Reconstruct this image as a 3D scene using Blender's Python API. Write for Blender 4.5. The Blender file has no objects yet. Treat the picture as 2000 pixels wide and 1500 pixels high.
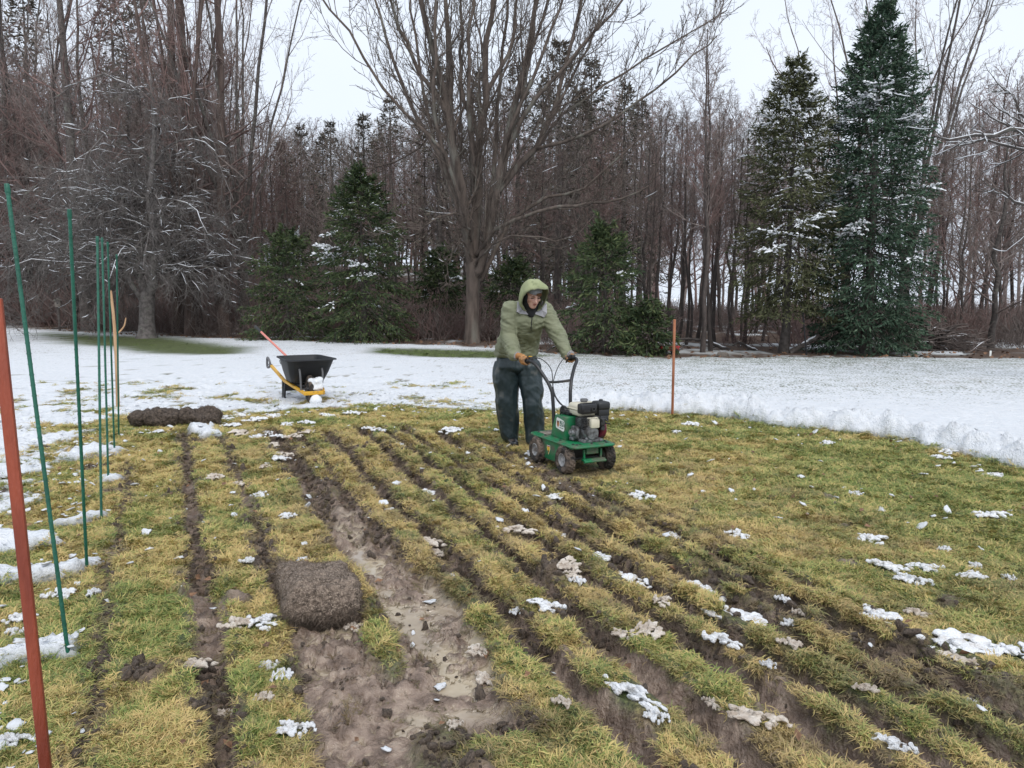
import bpy, bmesh, math, random
import numpy as np
from mathutils import Vector, Matrix, noise as mnoise

SC = bpy.context.scene
COL = SC.collection
R = math.radians
rng = np.random.default_rng(7)
random.seed(7)

# ------------------------------------------------------------------ camera
CAM_H = 1.55
FPX = 1503.0                      # focal length in pixels of a 2000 px wide frame
PITCH = math.atan(173.0 / FPX)
cd = bpy.data.cameras.new('camera')
cam = bpy.data.objects.new('camera', cd)
COL.objects.link(cam)
cam.location = (0, 0, CAM_H)
cam.rotation_euler = (math.pi / 2 - PITCH, 0, 0)
cd.sensor_width = 36.0
cd.lens = 36.0 * FPX / 2000.0
cd.clip_start = 0.05
cd.clip_end = 2000
SC.camera = cam

# ------------------------------------------------------------------ sky and sun (overcast)
W = bpy.data.worlds.new('World')
SC.world = W
W.use_nodes = True
wn, wl = W.node_tree.nodes, W.node_tree.links
bg = wn['Background']
sky = wn.new('ShaderNodeTexSky')
sky.sky_type = 'NISHITA'
sky.sun_disc = False
sky.sun_elevation = R(48)
sky.sun_rotation = R(200)
sky.dust_density = 4.0
sky.ozone_density = 2.0
hs = wn.new('ShaderNodeHueSaturation')
hs.inputs['Saturation'].default_value = 0.25
wl.new(sky.outputs[0], hs.inputs['Color'])
tc = wn.new('ShaderNodeTexCoord')
nz = wn.new('ShaderNodeTexNoise')
nz.inputs['Scale'].default_value = 2.2
nz.inputs['Detail'].default_value = 5
wl.new(tc.outputs['Generated'], nz.inputs['Vector'])
cr = wn.new('ShaderNodeValToRGB')
cr.color_ramp.elements[0].position = 0.3
cr.color_ramp.elements[0].color = (5.6, 6.25, 7.2, 1)
cr.color_ramp.elements[1].position = 0.7
cr.color_ramp.elements[1].color = (6.2, 6.7, 7.5, 1)
wl.new(nz.outputs['Fac'], cr.inputs['Fac'])
mx = wn.new('ShaderNodeMixRGB')
mx.inputs['Fac'].default_value = 0.9
wl.new(hs.outputs[0], mx.inputs['Color1'])
wl.new(cr.outputs[0], mx.inputs['Color2'])
wl.new(mx.outputs[0], bg.inputs['Color'])
bg.inputs['Strength'].default_value = 0.10

sd = bpy.data.lights.new('sun', 'SUN')
sd.energy = 1.1
sd.angle = R(25)
sd.color = (1.0, 0.97, 0.93)
sun = bpy.data.objects.new('sun', sd)
COL.objects.link(sun)
sun.rotation_euler = (R(42), 0, R(20))
vs = SC.view_settings
vs.view_transform = 'Standard'
vs.look = 'None'
vs.exposure = 0.66
vs.gamma = 1.0
vs.use_curve_mapping = False

# ------------------------------------------------------------------ projection helpers
_cp, _sp = math.cos(PITCH), math.sin(PITCH)
def ray(u, v):
    x, y, z = (u - 1000.0) / FPX, 1.0, -(v - 750.0) / FPX
    return x, y * _cp + z * _sp, -y * _sp + z * _cp
def P(u, v, Y):
    "the point at depth Y seen at photo pixel (u, v)"
    x, y, z = ray(u, v)
    k = Y / y
    return Vector((x * k, Y, CAM_H + z * k))
def G(u, v, z=0.0):
    "the point at height z seen at photo pixel (u, v)"
    x, y, zz = ray(u, v)
    k = (z - CAM_H) / zz
    return Vector((x * k, y * k, z))

# ------------------------------------------------------------------ numeric noise
_T = rng.random((256, 256)).astype(np.float32)
def vnoise(x, y, s=0):
    x = np.asarray(x, dtype=np.float64) + 37.7 * s
    y = np.asarray(y, dtype=np.float64) + 91.3 * s
    xi = np.floor(x).astype(np.int64); yi = np.floor(y).astype(np.int64)
    fx = x - xi; fy = y - yi
    fx = fx * fx * (3 - 2 * fx); fy = fy * fy * (3 - 2 * fy)
    x0, x1, y0, y1 = xi & 255, (xi + 1) & 255, yi & 255, (yi + 1) & 255
    return (_T[x0, y0] * (1 - fx) + _T[x1, y0] * fx) * (1 - fy) + (_T[x0, y1] * (1 - fx) + _T[x1, y1] * fx) * fy
def fbm(x, y, sc, octv=4, s=0):
    a, t, n = 1.0, 0.0, 0.0
    for o in range(octv):
        c, q = math.cos(0.6 * o + .3), math.sin(0.6 * o + .3)
        t = t + a * vnoise((x * c - y * q) * sc, (x * q + y * c) * sc, s + o * 3.1)
        n += a; a *= 0.5; sc *= 2.03
    return t / n
def sstep(a, b, x):
    t = np.clip((x - a) / (b - a), 0, 1)
    return t * t * (3 - 2 * t)

# ------------------------------------------------------------------ mesh helpers
def np_mesh(name, verts, tris=None, quads=None, smooth=True):
    me = bpy.data.meshes.new(name)
    verts = np.ascontiguousarray(verts, dtype=np.float32).reshape(-1, 3)
    me.vertices.add(len(verts)); me.vertices.foreach_set('co', verts.ravel())
    parts = []; tot = []
    if tris is not None and len(tris):
        t = np.asarray(tris, dtype=np.int32).reshape(-1, 3); parts.append(t.ravel()); tot.append(np.full(len(t), 3, np.int32))
    if quads is not None and len(quads):
        q = np.asarray(quads, dtype=np.int32).reshape(-1, 4); parts.append(q.ravel()); tot.append(np.full(len(q), 4, np.int32))
    loops = np.concatenate(parts); tot = np.concatenate(tot)
    me.loops.add(len(loops)); me.loops.foreach_set('vertex_index', loops)
    me.polygons.add(len(tot))
    st = np.concatenate([[0], np.cumsum(tot)[:-1]]).astype(np.int32)
    me.polygons.foreach_set('loop_start', st); me.polygons.foreach_set('loop_total', tot)
    me.polygons.foreach_set('use_smooth', np.full(len(tot), smooth, dtype=bool))
    me.update(calc_edges=True)
    return me
def add_obj(name, me, mats=None, parent=None, loc=None, **props):
    o = bpy.data.objects.new(name, me)
    COL.objects.link(o)
    if mats is not None and me is not None:
        if not isinstance(mats, (list, tuple)): mats = [mats]
        if len(me.materials) == 0:
            for m in mats: me.materials.append(m)
    if parent is not None: o.parent = parent
    if loc is not None: o.location = loc
    for k, v in props.items(): o[k] = v
    return o
def thing(name, label, cat, loc=(0, 0, 0), rotz=0.0, group=None):
    o = bpy.data.objects.new(name, None)
    COL.objects.link(o)
    o.empty_display_size = 0.2
    o.location = loc; o.rotation_euler = (0, 0, rotz)
    o['label'] = label; o['category'] = cat
    if group: o['group'] = group
    return o
def tag(o, label, cat, group=None):
    o['label'] = label; o['category'] = cat
    if group: o['group'] = group
    return o
def copy_tree(root, loc, rotz, scale, label, group):
    r = root.copy(); COL.objects.link(r)
    r.location = loc; r.rotation_euler = (0, 0, rotz); r.scale = scale
    r['label'] = label; r['group'] = group
    for ch in list(root.children):
        c = ch.copy(); COL.objects.link(c); c.parent = r
        for g in list(ch.children):
            d = g.copy(); COL.objects.link(d); d.parent = c
    return r
class BM:
    "collects shapes in one bmesh"
    def __init__(s): s.b = bmesh.new()
    def box(s, c, size, rot=None, bev=0.0, seg=2, taper=None):
        t = bmesh.new()
        bmesh.ops.create_cube(t, size=1.0)
        for v in t.verts:
            v.co = Vector((v.co.x * size[0], v.co.y * size[1], v.co.z * size[2]))
            if taper and v.co.z > 0: v.co.x *= taper[0]; v.co.y *= taper[1]
        if bev > 0: bmesh.ops.bevel(t, geom=list(t.edges), offset=bev, segments=seg, affect='EDGES', profile=0.5)
        s._add(t, c, rot)
        return s
    def _add(s, t, c=(0, 0, 0), rot=None):
        M = Matrix.Translation(Vector(c))
        if rot is not None: M = M @ (rot.to_4x4() if hasattr(rot, 'to_4x4') else Matrix(rot).to_4x4())
        m = {}
        for v in t.verts: m[v] = s.b.verts.new(M @ v.co)
        for f in t.faces:
            try: s.b.faces.new([m[v] for v in f.verts])
            except ValueError: pass
        t.free()
    def cyl(s, p0, p1, r0, r1=None, k=16, bev=0.0):
        p0, p1 = Vector(p0), Vector(p1)
        r1 = r0 if r1 is None else r1
        t = bmesh.new()
        L = (p1 - p0).length
        bmesh.ops.create_cone(t, cap_ends=True, segments=k, radius1=r0, radius2=r1, depth=L)
        if bev > 0:
            es = [e for e in t.edges if any(len(f.verts) > 4 for f in e.link_faces)]
            bmesh.ops.bevel(t, geom=es, offset=bev, segments=2, affect='EDGES', profile=0.5)
        q = Vector((0, 0, 1)).rotation_difference((p1 - p0).normalized())
        s._add(t, (p0 + p1) / 2, q.to_matrix())
        return s
    def tube(s, pts, r, k=10, closed=False):
        pts = [Vector(p) for p in pts]
        n = len(pts)
        rr = r if isinstance(r, (list, tuple)) else [r] * n
        rings = []; prev = None
        for i, p in enumerate(pts):
            a = pts[(i - 1) % n] if (i > 0 or closed) else p
            b_ = pts[(i + 1) % n] if (i < n - 1 or closed) else p
            t = (b_ - a).normalized()
            if prev is None:
                ref = Vector((0, 0, 1)) if abs(t.z) < .9 else Vector((1, 0, 0))
                u = t.cross(ref).normalized()
            else:
                u = (prev - t * prev.dot(t)).normalized()
            prev = u
            w = t.cross(u)
            rings.append([s.b.verts.new(p + (u * math.cos(2 * math.pi * j / k) + w * math.sin(2 * math.pi * j / k)) * rr[i]) for j in range(k)])
        for i in range(n - 1 + (1 if closed else 0)):
            A, B = rings[i], rings[(i + 1) % n]
            for j in range(k):
                s.b.faces.new((A[j], A[(j + 1) % k], B[(j + 1) % k], B[j]))
        if not closed:
            s.b.faces.new(rings[0][::-1]); s.b.faces.new(rings[-1])
        return s
    def lathe(s, prof, origin, axis, k=24):
        "prof: list of (radius, distance along axis)"
        axis = Vector(axis).normalized(); origin = Vector(origin)
        ref = Vector((0, 0, 1)) if abs(axis.z) < .9 else Vector((1, 0, 0))
        u = axis.cross(ref).normalized(); w = axis.cross(u)
        rings = []
        for (r, d) in prof:
            rings.append([s.b.verts.new(origin + axis * d + (u * math.cos(2 * math.pi * j / k) + w * math.sin(2 * math.pi * j / k)) * r) for j in range(k)])
        for A, B in zip(rings[:-1], rings[1:]):
            for j in range(k): s.b.faces.new((A[j], A[(j + 1) % k], B[(j + 1) % k], B[j]))
        return s
    def prism(s, poly, org, ax, ay, depth, bev=0.0):
        "poly in the plane (ax, ay), extruded along ax x ay"
        ax, ay, org = Vector(ax), Vector(ay), Vector(org)
        nrm = ax.cross(ay).normalized()
        t = bmesh.new()
        A = [t.verts.new(org + ax * p[0] + ay * p[1]) for p in poly]
        B = [t.verts.new(org + ax * p[0] + ay * p[1] + nrm * depth) for p in poly]
        n = len(poly)
        t.faces.new(A[::-1]); t.faces.new(B)
        for i in range(n): t.faces.new((A[i], A[(i + 1) % n], B[(i + 1) % n], B[i]))
        if bev > 0: bmesh.ops.bevel(t, geom=list(t.edges), offset=bev, segments=2, affect='EDGES', profile=0.5)
        s._add(t)
        return s
    def sphere(s, c, rad, sub=2, basis=None):
        t = bmesh.new()
        bmesh.ops.create_icosphere(t, subdivisions=sub, radius=1.0)
        for v in t.verts: v.co = Vector((v.co.x * rad[0], v.co.y * rad[1], v.co.z * rad[2]))
        s._add(t, c, basis)
        return s
    def obj(s, name, mat, parent=None, smooth=True, loc=None, sharp=35, **props):
        bmesh.ops.recalc_face_normals(s.b, faces=s.b.faces)
        me = bpy.data.meshes.new(name)
        for f in s.b.faces: f.smooth = smooth
        if smooth:
            lim = R(sharp)
            for e in s.b.edges:
                if len(e.link_faces) == 2 and e.calc_face_angle(0) > lim: e.smooth = False
        s.b.to_mesh(me); s.b.free()
        return add_obj(name, me, mat, parent, loc, **props)

def basis_of(F, S, U=None):
    F, S = Vector(F).normalized(), Vector(S).normalized()
    U = S.cross(F).normalized() if U is None else Vector(U)
    return Matrix((S, F, U)).transposed()

def blob_mesh(name, hulls, voxel=0.012, smooth=4, disp=None):
    """union of convex hulls of ellipsoids -> voxel remesh -> smooth.  hulls: list of lists of (centre, (a,b,c), basis)"""
    B = bmesh.new()
    for H in hulls:
        t = bmesh.new()
        for e in H:
            c, rad = Vector(e[0]), e[1]
            if not isinstance(rad, (tuple, list)): rad = (rad, rad, rad)
            bs = e[2] if len(e) > 2 else Matrix.Identity(3)
            q = bmesh.new(); bmesh.ops.create_icosphere(q, subdivisions=2, radius=1.0)
            for v in q.verts:
                t.verts.new(c + bs @ Vector((v.co.x * rad[0], v.co.y * rad[1], v.co.z * rad[2])))
            q.free()
        r = bmesh.ops.convex_hull(t, input=t.verts)
        bad = list({g for g in (r['geom_interior'] + r['geom_unused']) if isinstance(g, bmesh.types.BMVert)})
        if bad: bmesh.ops.delete(t, geom=bad, context='VERTS')
        m = {v: B.verts.new(v.co) for v in t.verts}
        for f in t.faces: B.faces.new([m[v] for v in f.verts])
        t.free()
    me = bpy.data.meshes.new(name); B.to_mesh(me); B.free()
    tmp = bpy.data.objects.new('tmp_blob', me); COL.objects.link(tmp)
    md = tmp.modifiers.new('r', 'REMESH'); md.mode = 'VOXEL'; md.voxel_size = voxel; md.use_smooth_shade = True
    if smooth:
        ms = tmp.modifiers.new('s', 'SMOOTH'); ms.iterations = smooth; ms.factor = 0.5
    dg = bpy.context.evaluated_depsgraph_get()
    out = bpy.data.meshes.new_from_object(tmp.evaluated_get(dg))
    bpy.data.objects.remove(tmp); bpy.data.meshes.remove(me)
    out.name = name
    if disp:
        n = len(out.vertices)
        co = np.empty(n * 3, np.float32); out.vertices.foreach_get('co', co); co = co.reshape(-1, 3)
        nr = np.array([v.normal for v in out.vertices], np.float32)
        out.vertices.foreach_set('co', (co + nr * disp(co)[:, None]).astype(np.float32).ravel())
    out.polygons.foreach_set('use_smooth', np.ones(len(out.polygons), dtype=bool))
    out.update()
    return out

# ------------------------------------------------------------------ materials
def new_mat(name):
    m = bpy.data.materials.new(name); m.use_nodes = True
    return m, m.node_tree.nodes, m.node_tree.links, m.node_tree.nodes['Principled BSDF']
def rgb(h):
    if isinstance(h, str):
        v = [int(h[i:i + 2], 16) / 255 for i in (0, 2, 4)]
        return tuple((c / 12.92 if c <= .04045 else ((c + .055) / 1.055) ** 2.4) for c in v) + (1,)
    return tuple(h) + (1,) if len(h) == 3 else h
def noise_mat(name, c1, c2, scale=20, rough=0.6, bump=0.0, bscale=None, detail=5, metal=0.0, lo=.35, hi=.65, stretch=None, spec=.5, c3=None, c3scale=6, c3lo=.55, c3hi=.7, objrand=0.0):
    m, n, l, b = new_mat(name)
    t = n.new('ShaderNodeTexCoord')
    src = t.outputs['Object']
    if stretch:
        mp = n.new('ShaderNodeMapping'); mp.inputs['Scale'].default_value = stretch
        l.new(src, mp.inputs['Vector']); src = mp.outputs[0]
    nz = n.new('ShaderNodeTexNoise'); nz.inputs['Scale'].default_value = scale; nz.inputs['Detail'].default_value = detail
    l.new(src, nz.inputs['Vector'])
    r = n.new('ShaderNodeValToRGB')
    r.color_ramp.elements[0].position = lo; r.color_ramp.elements[0].color = rgb(c1)
    r.color_ramp.elements[1].position = hi; r.color_ramp.elements[1].color = rgb(c2)
    l.new(nz.outputs['Fac'], r.inputs['Fac'])
    out = r.outputs[0]
    if c3 is not None:
        n3 = n.new('ShaderNodeTexNoise'); n3.inputs['Scale'].default_value = c3scale; n3.inputs['Detail'].default_value = 6
        l.new(src, n3.inputs['Vector'])
        mr = n.new('ShaderNodeMapRange'); mr.inputs[1].default_value = c3lo; mr.inputs[2].default_value = c3hi
        l.new(n3.outputs['Fac'], mr.inputs[0])
        mixn = n.new('ShaderNodeMixRGB'); l.new(mr.outputs[0], mixn.inputs[0]); l.new(out, mixn.inputs[1]); mixn.inputs[2].default_value = rgb(c3)
        out = mixn.outputs[0]
    if objrand > 0:
        oi = n.new('ShaderNodeObjectInfo')
        mr = n.new('ShaderNodeMapRange'); mr.inputs[3].default_value = 1 - objrand; mr.inputs[4].default_value = 1 + objrand
        l.new(oi.outputs['Random'], mr.inputs[0])
        hv = n.new('ShaderNodeHueSaturation'); l.new(mr.outputs[0], hv.inputs['Value']); l.new(out, hv.inputs['Color'])
        out = hv.outputs[0]
    l.new(out, b.inputs['Base Color'])
    b.inputs['Roughness'].default_value = rough
    b.inputs['Metallic'].default_value = metal
    b.inputs['Specular IOR Level'].default_value = spec
    if bump > 0:
        nb = n.new('ShaderNodeTexNoise'); nb.inputs['Scale'].default_value = bscale or scale * 2; nb.inputs['Detail'].default_value = 6
        l.new(src, nb.inputs['Vector'])
        bp = n.new('ShaderNodeBump'); bp.inputs['Strength'].default_value = bump; bp.inputs['Distance'].default_value = 0.02
        l.new(nb.outputs['Fac'], bp.inputs['Height']); l.new(bp.outputs[0], b.inputs['Normal'])
    return m

M_BARK = noise_mat('bark_grey', (.05, .041, .036), (.11, .094, .084), 9, .9, .7, 30, c3=(.15, .15, .125), c3scale=3.5, c3lo=.58, c3hi=.70, objrand=.3)
M_BARKD = noise_mat('bark_dark', (.032, .025, .022), (.075, .06, .053), 9, .9, .7, 30, stretch=(1, 1, .3), objrand=.35)
M_MAPLE = noise_mat('bark_maple', (.062, .047, .038), (.13, .10, .082), 7, .9, .9, 26, stretch=(1, 1, .25), c3=(.16, .15, .125), c3scale=2.5, c3lo=.55, c3hi=.68)
M_TWIG = noise_mat('twig_brown', (.105, .082, .072), (.23, .185, .165), 3, .85, objrand=.3)
M_TWIGRED = noise_mat('twig_reddish', (.12, .074, .064), (.24, .158, .14), 2, .85, objrand=.3)
M_APPLE = noise_mat('bark_apple', (.085, .074, .068), (.185, .165, .155), 8, .9, .8, 26, c3=(.19, .20, .16), c3scale=5, c3lo=.60, c3hi=.72)
M_REDBARK = noise_mat('bark_reddish', (.065, .045, .038), (.12, .085, .07), 7, .9, .9, 24, stretch=(1, 1, .2))
M_SNOW = noise_mat('snow', (.72, .745, .78), (.80, .81, .83), 30, .75, .5, 60)
M_MELT = noise_mat('melting_snow', (.52, .48, .44), (.80, .81, .83), 7, .45, .7, 26, lo=.30, hi=.50)
M_SLUSH = noise_mat('slush_dirty', (.42, .34, .27), (.70, .63, .55), 5, .6, .6, 30)
M_SODDARK = noise_mat('sod_dark', (.03, .022, .017), (.13, .098, .076), 40, .9, 1.0, 70)
M_DIRTYROOT = noise_mat('sod_underside', (.07, .05, .038), (.25, .19, .148), 34, .9, 1.0, 60, c3=(.33, .26, .20), c3scale=130, c3lo=.5, c3hi=.62)

def needle_mat(name, dark, light, tip, ylo=.35, yhi=.7):
    m, n, l, b = new_mat(name)
    t = n.new('ShaderNodeTexCoord')
    nz = n.new('ShaderNodeTexNoise'); nz.inputs['Scale'].default_value = 1.6; nz.inputs['Detail'].default_value = 4
    l.new(t.outputs['Object'], nz.inputs['Vector'])
    r = n.new('ShaderNodeValToRGB')
    r.color_ramp.elements[0].position = ylo; r.color_ramp.elements[0].color = rgb(dark)
    r.color_ramp.elements[1].position = yhi; r.color_ramp.elements[1].color = rgb(light)
    l.new(nz.outputs['Fac'], r.inputs['Fac'])
    g = n.new('ShaderNodeNewGeometry')
    mr = n.new('ShaderNodeMapRange'); mr.inputs[1].default_value = .6; mr.inputs[2].default_value = 1.0; mr.inputs[4].default_value = .75
    l.new(g.outputs['Random Per Island'], mr.inputs[0])
    mixn = n.new('ShaderNodeMixRGB'); l.new(mr.outputs[0], mixn.inputs[0]); l.new(r.outputs[0], mixn.inputs[1]); mixn.inputs[2].default_value = rgb(tip)
    l.new(mixn.outputs[0], b.inputs['Base Color'])
    b.inputs['Roughness'].default_value = .7
    b.inputs['Specular IOR Level'].default_value = .25
    return m
M_NEEDLE = needle_mat('needles_green', (.026, .045, .020), (.064, .090, .036), (.13, .15, .058))
M_NEEDLEB = needle_mat('needles_bluegreen', (.026, .052, .033), (.058, .10, .06), (.12, .165, .105))
M_NEEDLEO = needle_mat('needles_olive', (.042, .05, .022), (.088, .092, .042), (.155, .15, .08))
M_PINE = needle_mat('needles_pine', (.06, .058, .046), (.12, .105, .082), (.17, .135, .105))

def blade_mat(name):
    m, n, l, b = new_mat(name)
    at = n.new('ShaderNodeAttribute'); at.attribute_type = 'INSTANCER'; at.attribute_name = 'tint'
    dt = n.new('ShaderNodeAttribute'); dt.attribute_type = 'INSTANCER'; dt.attribute_name = 'dirt'
    g = n.new('ShaderNodeNewGeometry')
    ad = n.new('ShaderNodeMath'); ad.operation = 'MULTIPLY_ADD'; ad.inputs[1].default_value = .80; ad.inputs[2].default_value = -.40
    l.new(g.outputs['Random Per Island'], ad.inputs[0])
    sm = n.new('ShaderNodeMath'); sm.operation = 'ADD'; sm.use_clamp = True
    l.new(at.outputs['Fac'], sm.inputs[0]); l.new(ad.outputs[0], sm.inputs[1])
    r = n.new('ShaderNodeValToRGB')
    e = r.color_ramp.elements
    e[0].position = 0; e[0].color = (.57, .41, .17, 1)
    e[1].position = 1; e[1].color = (.12, .185, .042, 1)
    q = e.new(.35); q.color = (.51, .41, .15, 1)
    q = e.new(.62); q.color = (.32, .335, .095, 1)
    l.new(sm.outputs[0], r.inputs['Fac'])
    mixn = n.new('ShaderNodeMixRGB'); l.new(dt.outputs['Fac'], mixn.inputs[0]); l.new(r.outputs[0], mixn.inputs[1]); mixn.inputs[2].default_value = (.135, .10, .07, 1)
    l.new(mixn.outputs[0], b.inputs['Base Color'])
    b.inputs['Roughness'].default_value = .55
    b.inputs['Specular IOR Level'].default_value = .3
    b.inputs['Transmission Weight'].default_value = 0
    return m
M_BLADE = blade_mat('grass_blades')

def ground_mat():
    m, n, l, b = new_mat('ground_cover')
    def att(nm):
        a = n.new('ShaderNodeAttribute'); a.attribute_name = nm; return a.outputs['Fac']
    t = n.new('ShaderNodeTexCoord')
    def noi(s, d=5, stretch=None):
        z = n.new('ShaderNodeTexNoise'); z.inputs['Scale'].default_value = s; z.inputs['Detail'].default_value = d
        if stretch:
            mp = n.new('ShaderNodeMapping'); mp.inputs['Scale'].default_value = stretch
            l.new(t.outputs['Object'], mp.inputs['Vector']); l.new(mp.outputs[0], z.inputs['Vector'])
        else:
            l.new(t.outputs['Object'], z.inputs['Vector'])
        return z.outputs['Fac']
    def ramp(fac, stops):
        r = n.new('ShaderNodeValToRGB'); e = r.color_ramp.elements
        e[0].position, e[0].color = stops[0][0], rgb(stops[0][1])
        e[1].position, e[1].color = stops[-1][0], rgb(stops[-1][1])
        for p, c in stops[1:-1]:
            q = e.new(p); q.color = rgb(c)
        l.new(fac, r.inputs['Fac']); return r.outputs[0]
    def mix(f, a, c):
        x = n.new('ShaderNodeMixRGB'); l.new(f, x.inputs[0]); l.new(a, x.inputs[1]); l.new(c, x.inputs[2]); return x.outputs[0]
    def math_(op, a, c, clamp=False):
        x = n.new('ShaderNodeMath'); x.operation = op; x.use_clamp = clamp
        for i, q in enumerate((a, c)):
            if isinstance(q, (int, float)): x.inputs[i].default_value = q
            else: l.new(q, x.inputs[i])
        return x.outputs[0]
    def mrange(f, a, c, lo=0., hi=1.):
        x = n.new('ShaderNodeMapRange'); x.interpolation_type = 'SMOOTHSTEP'
        x.inputs[1].default_value, x.inputs[2].default_value, x.inputs[3].default_value, x.inputs[4].default_value = a, c, lo, hi
        l.new(f, x.inputs[0]); return x.outputs[0]
    n_f, n_m, n_c = noi(60), noi(14), noi(2.2)
    straw = ramp(n_f, [(.34, (.05, .037, .02)), (.52, (.17, .127, .06)), (.68, (.36, .28, .13))])
    green = ramp(n_f, [(.34, (.03, .04, .014)), (.52, (.075, .10, .028)), (.68, (.16, .19, .055))])
    grass = mix(att('green'), straw, green)
    mudn = math_('ADD', math_('MULTIPLY', noi(7, 8), .6), math_('MULTIPLY', noi(38, 4), .4))
    mud = ramp(mudn, [(.34, (.068, .045, .032)), (.5, (.165, .116, .086)), (.66, (.31, .23, .178))])
    wetc = ramp(n_m, [(.36, (.13, .088, .064)), (.5, (.25, .178, .135)), (.66, (.40, .305, .232))])
    mud = mix(att('wet'), mud, wetc)
    poolc = ramp(n_c, [(.35, (.30, .24, .19)), (.6, (.50, .42, .30))])
    mud = mix(math_('MULTIPLY', att('pool'), .8), mud, poolc)
    col = mix(att('mud'), grass, mud)
    litter = ramp(noi(25), [(.3, (.035, .022, .015)), (.5, (.09, .055, .036)), (.7, (.16, .10, .065))])
    col = mix(att('litter'), col, litter)
    snowc = ramp(n_m, [(.3, (.70, .73, .77)), (.7, (.80, .81, .83))])
    # thin snow on turf: blades poke through
    spk = math_('ADD', noi(34, 6, (1, .45, 1)), math_('MULTIPLY', n_c, .30))
    spk = math_('SUBTRACT', spk, math_('MULTIPLY', att('thin'), .33))
    cover = mrange(spk, .25, .50)
    snowf = math_('MULTIPLY', att('snow'), cover)
    col = mix(snowf, col, snowc)
    l.new(col, b.inputs['Base Color'])
    rough = math_('SUBTRACT', .88, math_('MULTIPLY', att('wet'), .80))
    rough = math_('SUBTRACT', rough, math_('MULTIPLY', math_('MULTIPLY', att('mud'), .22), mrange(n_m, .4, .65)))
    rough = math_('MULTIPLY', rough, math_('SUBTRACT', 1.0, math_('MULTIPLY', att('pool'), .6)))
    l.new(rough, b.inputs['Roughness'])
    b.inputs['Specular IOR Level'].default_value = .5
    bp = n.new('ShaderNodeBump'); bp.inputs['Strength'].default_value = .8; bp.inputs['Distance'].default_value = .035
    hh = math_('ADD', noi(70, 6), math_('MULTIPLY', n_m, 1.2))
    hh = math_('MULTIPLY', hh, math_('SUBTRACT', 1.0, math_('MULTIPLY', math_('MAXIMUM', math_('MULTIPLY', att('wet'), .7), att('pool')), .97)))
    l.new(hh, bp.inputs['Height']); l.new(bp.outputs[0], b.inputs['Normal'])
    return m
M_GROUND = ground_mat()

# ------------------------------------------------------------------ ground fields (all in world metres)
def seg_dist(x, y, A, B):
    d = np.array([B[0] - A[0], B[1] - A[1]]); L = np.hypot(*d); d /= L
    rx, ry = x - A[0], y - A[1]
    t = rx * d[0] + ry * d[1]
    return rx * d[1] - ry * d[0], t, L
def in_poly(x, y, poly):
    inside = np.zeros(x.shape, bool)
    n = len(poly)
    for i in range(n):
        x0, y0 = poly[i]; x1, y1 = poly[(i + 1) % n]
        if y0 == y1: continue
        c = ((y0 > y) != (y1 > y)) & (x < (x1 - x0) * (y - y0) / (y1 - y0) + x0)
        inside ^= c
    return inside
def poly_sd(x, y, poly):
    "signed distance, positive inside"
    d = np.full(x.shape, 1e9)
    n = len(poly)
    for i in range(n):
        ax, ay = poly[i]; bx, by = poly[(i + 1) % n]
        vx, vy = bx - ax, by - ay
        L2 = vx * vx + vy * vy + 1e-12
        t = np.clip(((x - ax) * vx + (y - ay) * vy) / L2, 0, 1)
        d = np.minimum(d, np.hypot(x - ax - t * vx, y - ay - t * vy))
    return np.where(in_poly(x, y, poly), d, -d)
def gp(pts): return [tuple(G(u, v)[:2]) for u, v in pts]

FURROWS = [  # far pixel, near pixel, half width m, depth m, strength
    ((252, 905), (232, 1040), .030, .02, .5),
    ((357, 845), (405, 1230), .052, .07, 1.0),
    ((430, 845), (530, 1110), .038, .04, .8),
    ((520, 832), (655, 1010), .085, .08, 1.0),
    ((575, 836), (668, 960), .045, .06, .9),
    ((628, 838), (1100, 1325), .058, .09, 1.0),
    ((690, 833), (1240, 1298), .055, .085, 1.0),
    ((738, 838), (1450, 1340), .045, .07, .9),
    ((775, 836), (1475, 1283), .05, .08, 1.0),
    ((843, 843), (1625, 1297), .052, .085, 1.0),
    ((905, 850), (1760, 1325), .036, .07, .9),
    ((960, 866), (1850, 1330), .044, .08, .95),
    ((1120, 925), (1890, 1300), .036, .06, .8),
]
FUR = [(gp([a])[0], gp([b])[0], w * 1.0 + .004, d * 1.15, min(1, s * 1.15)) for a, b, w, d, s in FURROWS]
LAWN_PX = [(-200, 1080), (0, 1008), (35, 985), (60, 930), (105, 898), (150, 868), (205, 832), (250, 822), (330, 838), (430, 812), (520, 806), (650, 797), (760, 792), (900, 800), (1000, 803), (1200, 802), (1310, 812), (1400, 815), (1500, 832), (1600, 842), (1700, 853), (1800, 873), (1900, 896), (2000, 918), (2200, 965), (2600, 1080), (2600, 2400), (-400, 2400)]
LAWN = gp(LAWN_PX)
SNOWSTRIPS = [gp(p) for p in (
    [(-80, 1140), (0, 1122), (60, 1120), (150, 1104), (185, 1092), (195, 1108), (150, 1122), (80, 1135), (0, 1146)],
    [(-80, 1308), (0, 1290), (60, 1276), (120, 1262), (158, 1258), (150, 1280), (80, 1292), (20, 1300), (-40, 1330)],
    [(85, 1022), (150, 1008), (200, 1003), (212, 1012), (150, 1020), (100, 1028)],
    [(-60, 1050), (40, 1052), (118, 1050), (120, 1062), (40, 1076), (-60, 1090)],
    [(95, 905), (150, 890), (210, 880), (240, 880), (220, 892), (140, 905)],
    [(180, 935), (225, 932), (230, 940), (190, 946)],
    [(375, 838), (420, 832), (430, 848), (390, 856)])]
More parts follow.
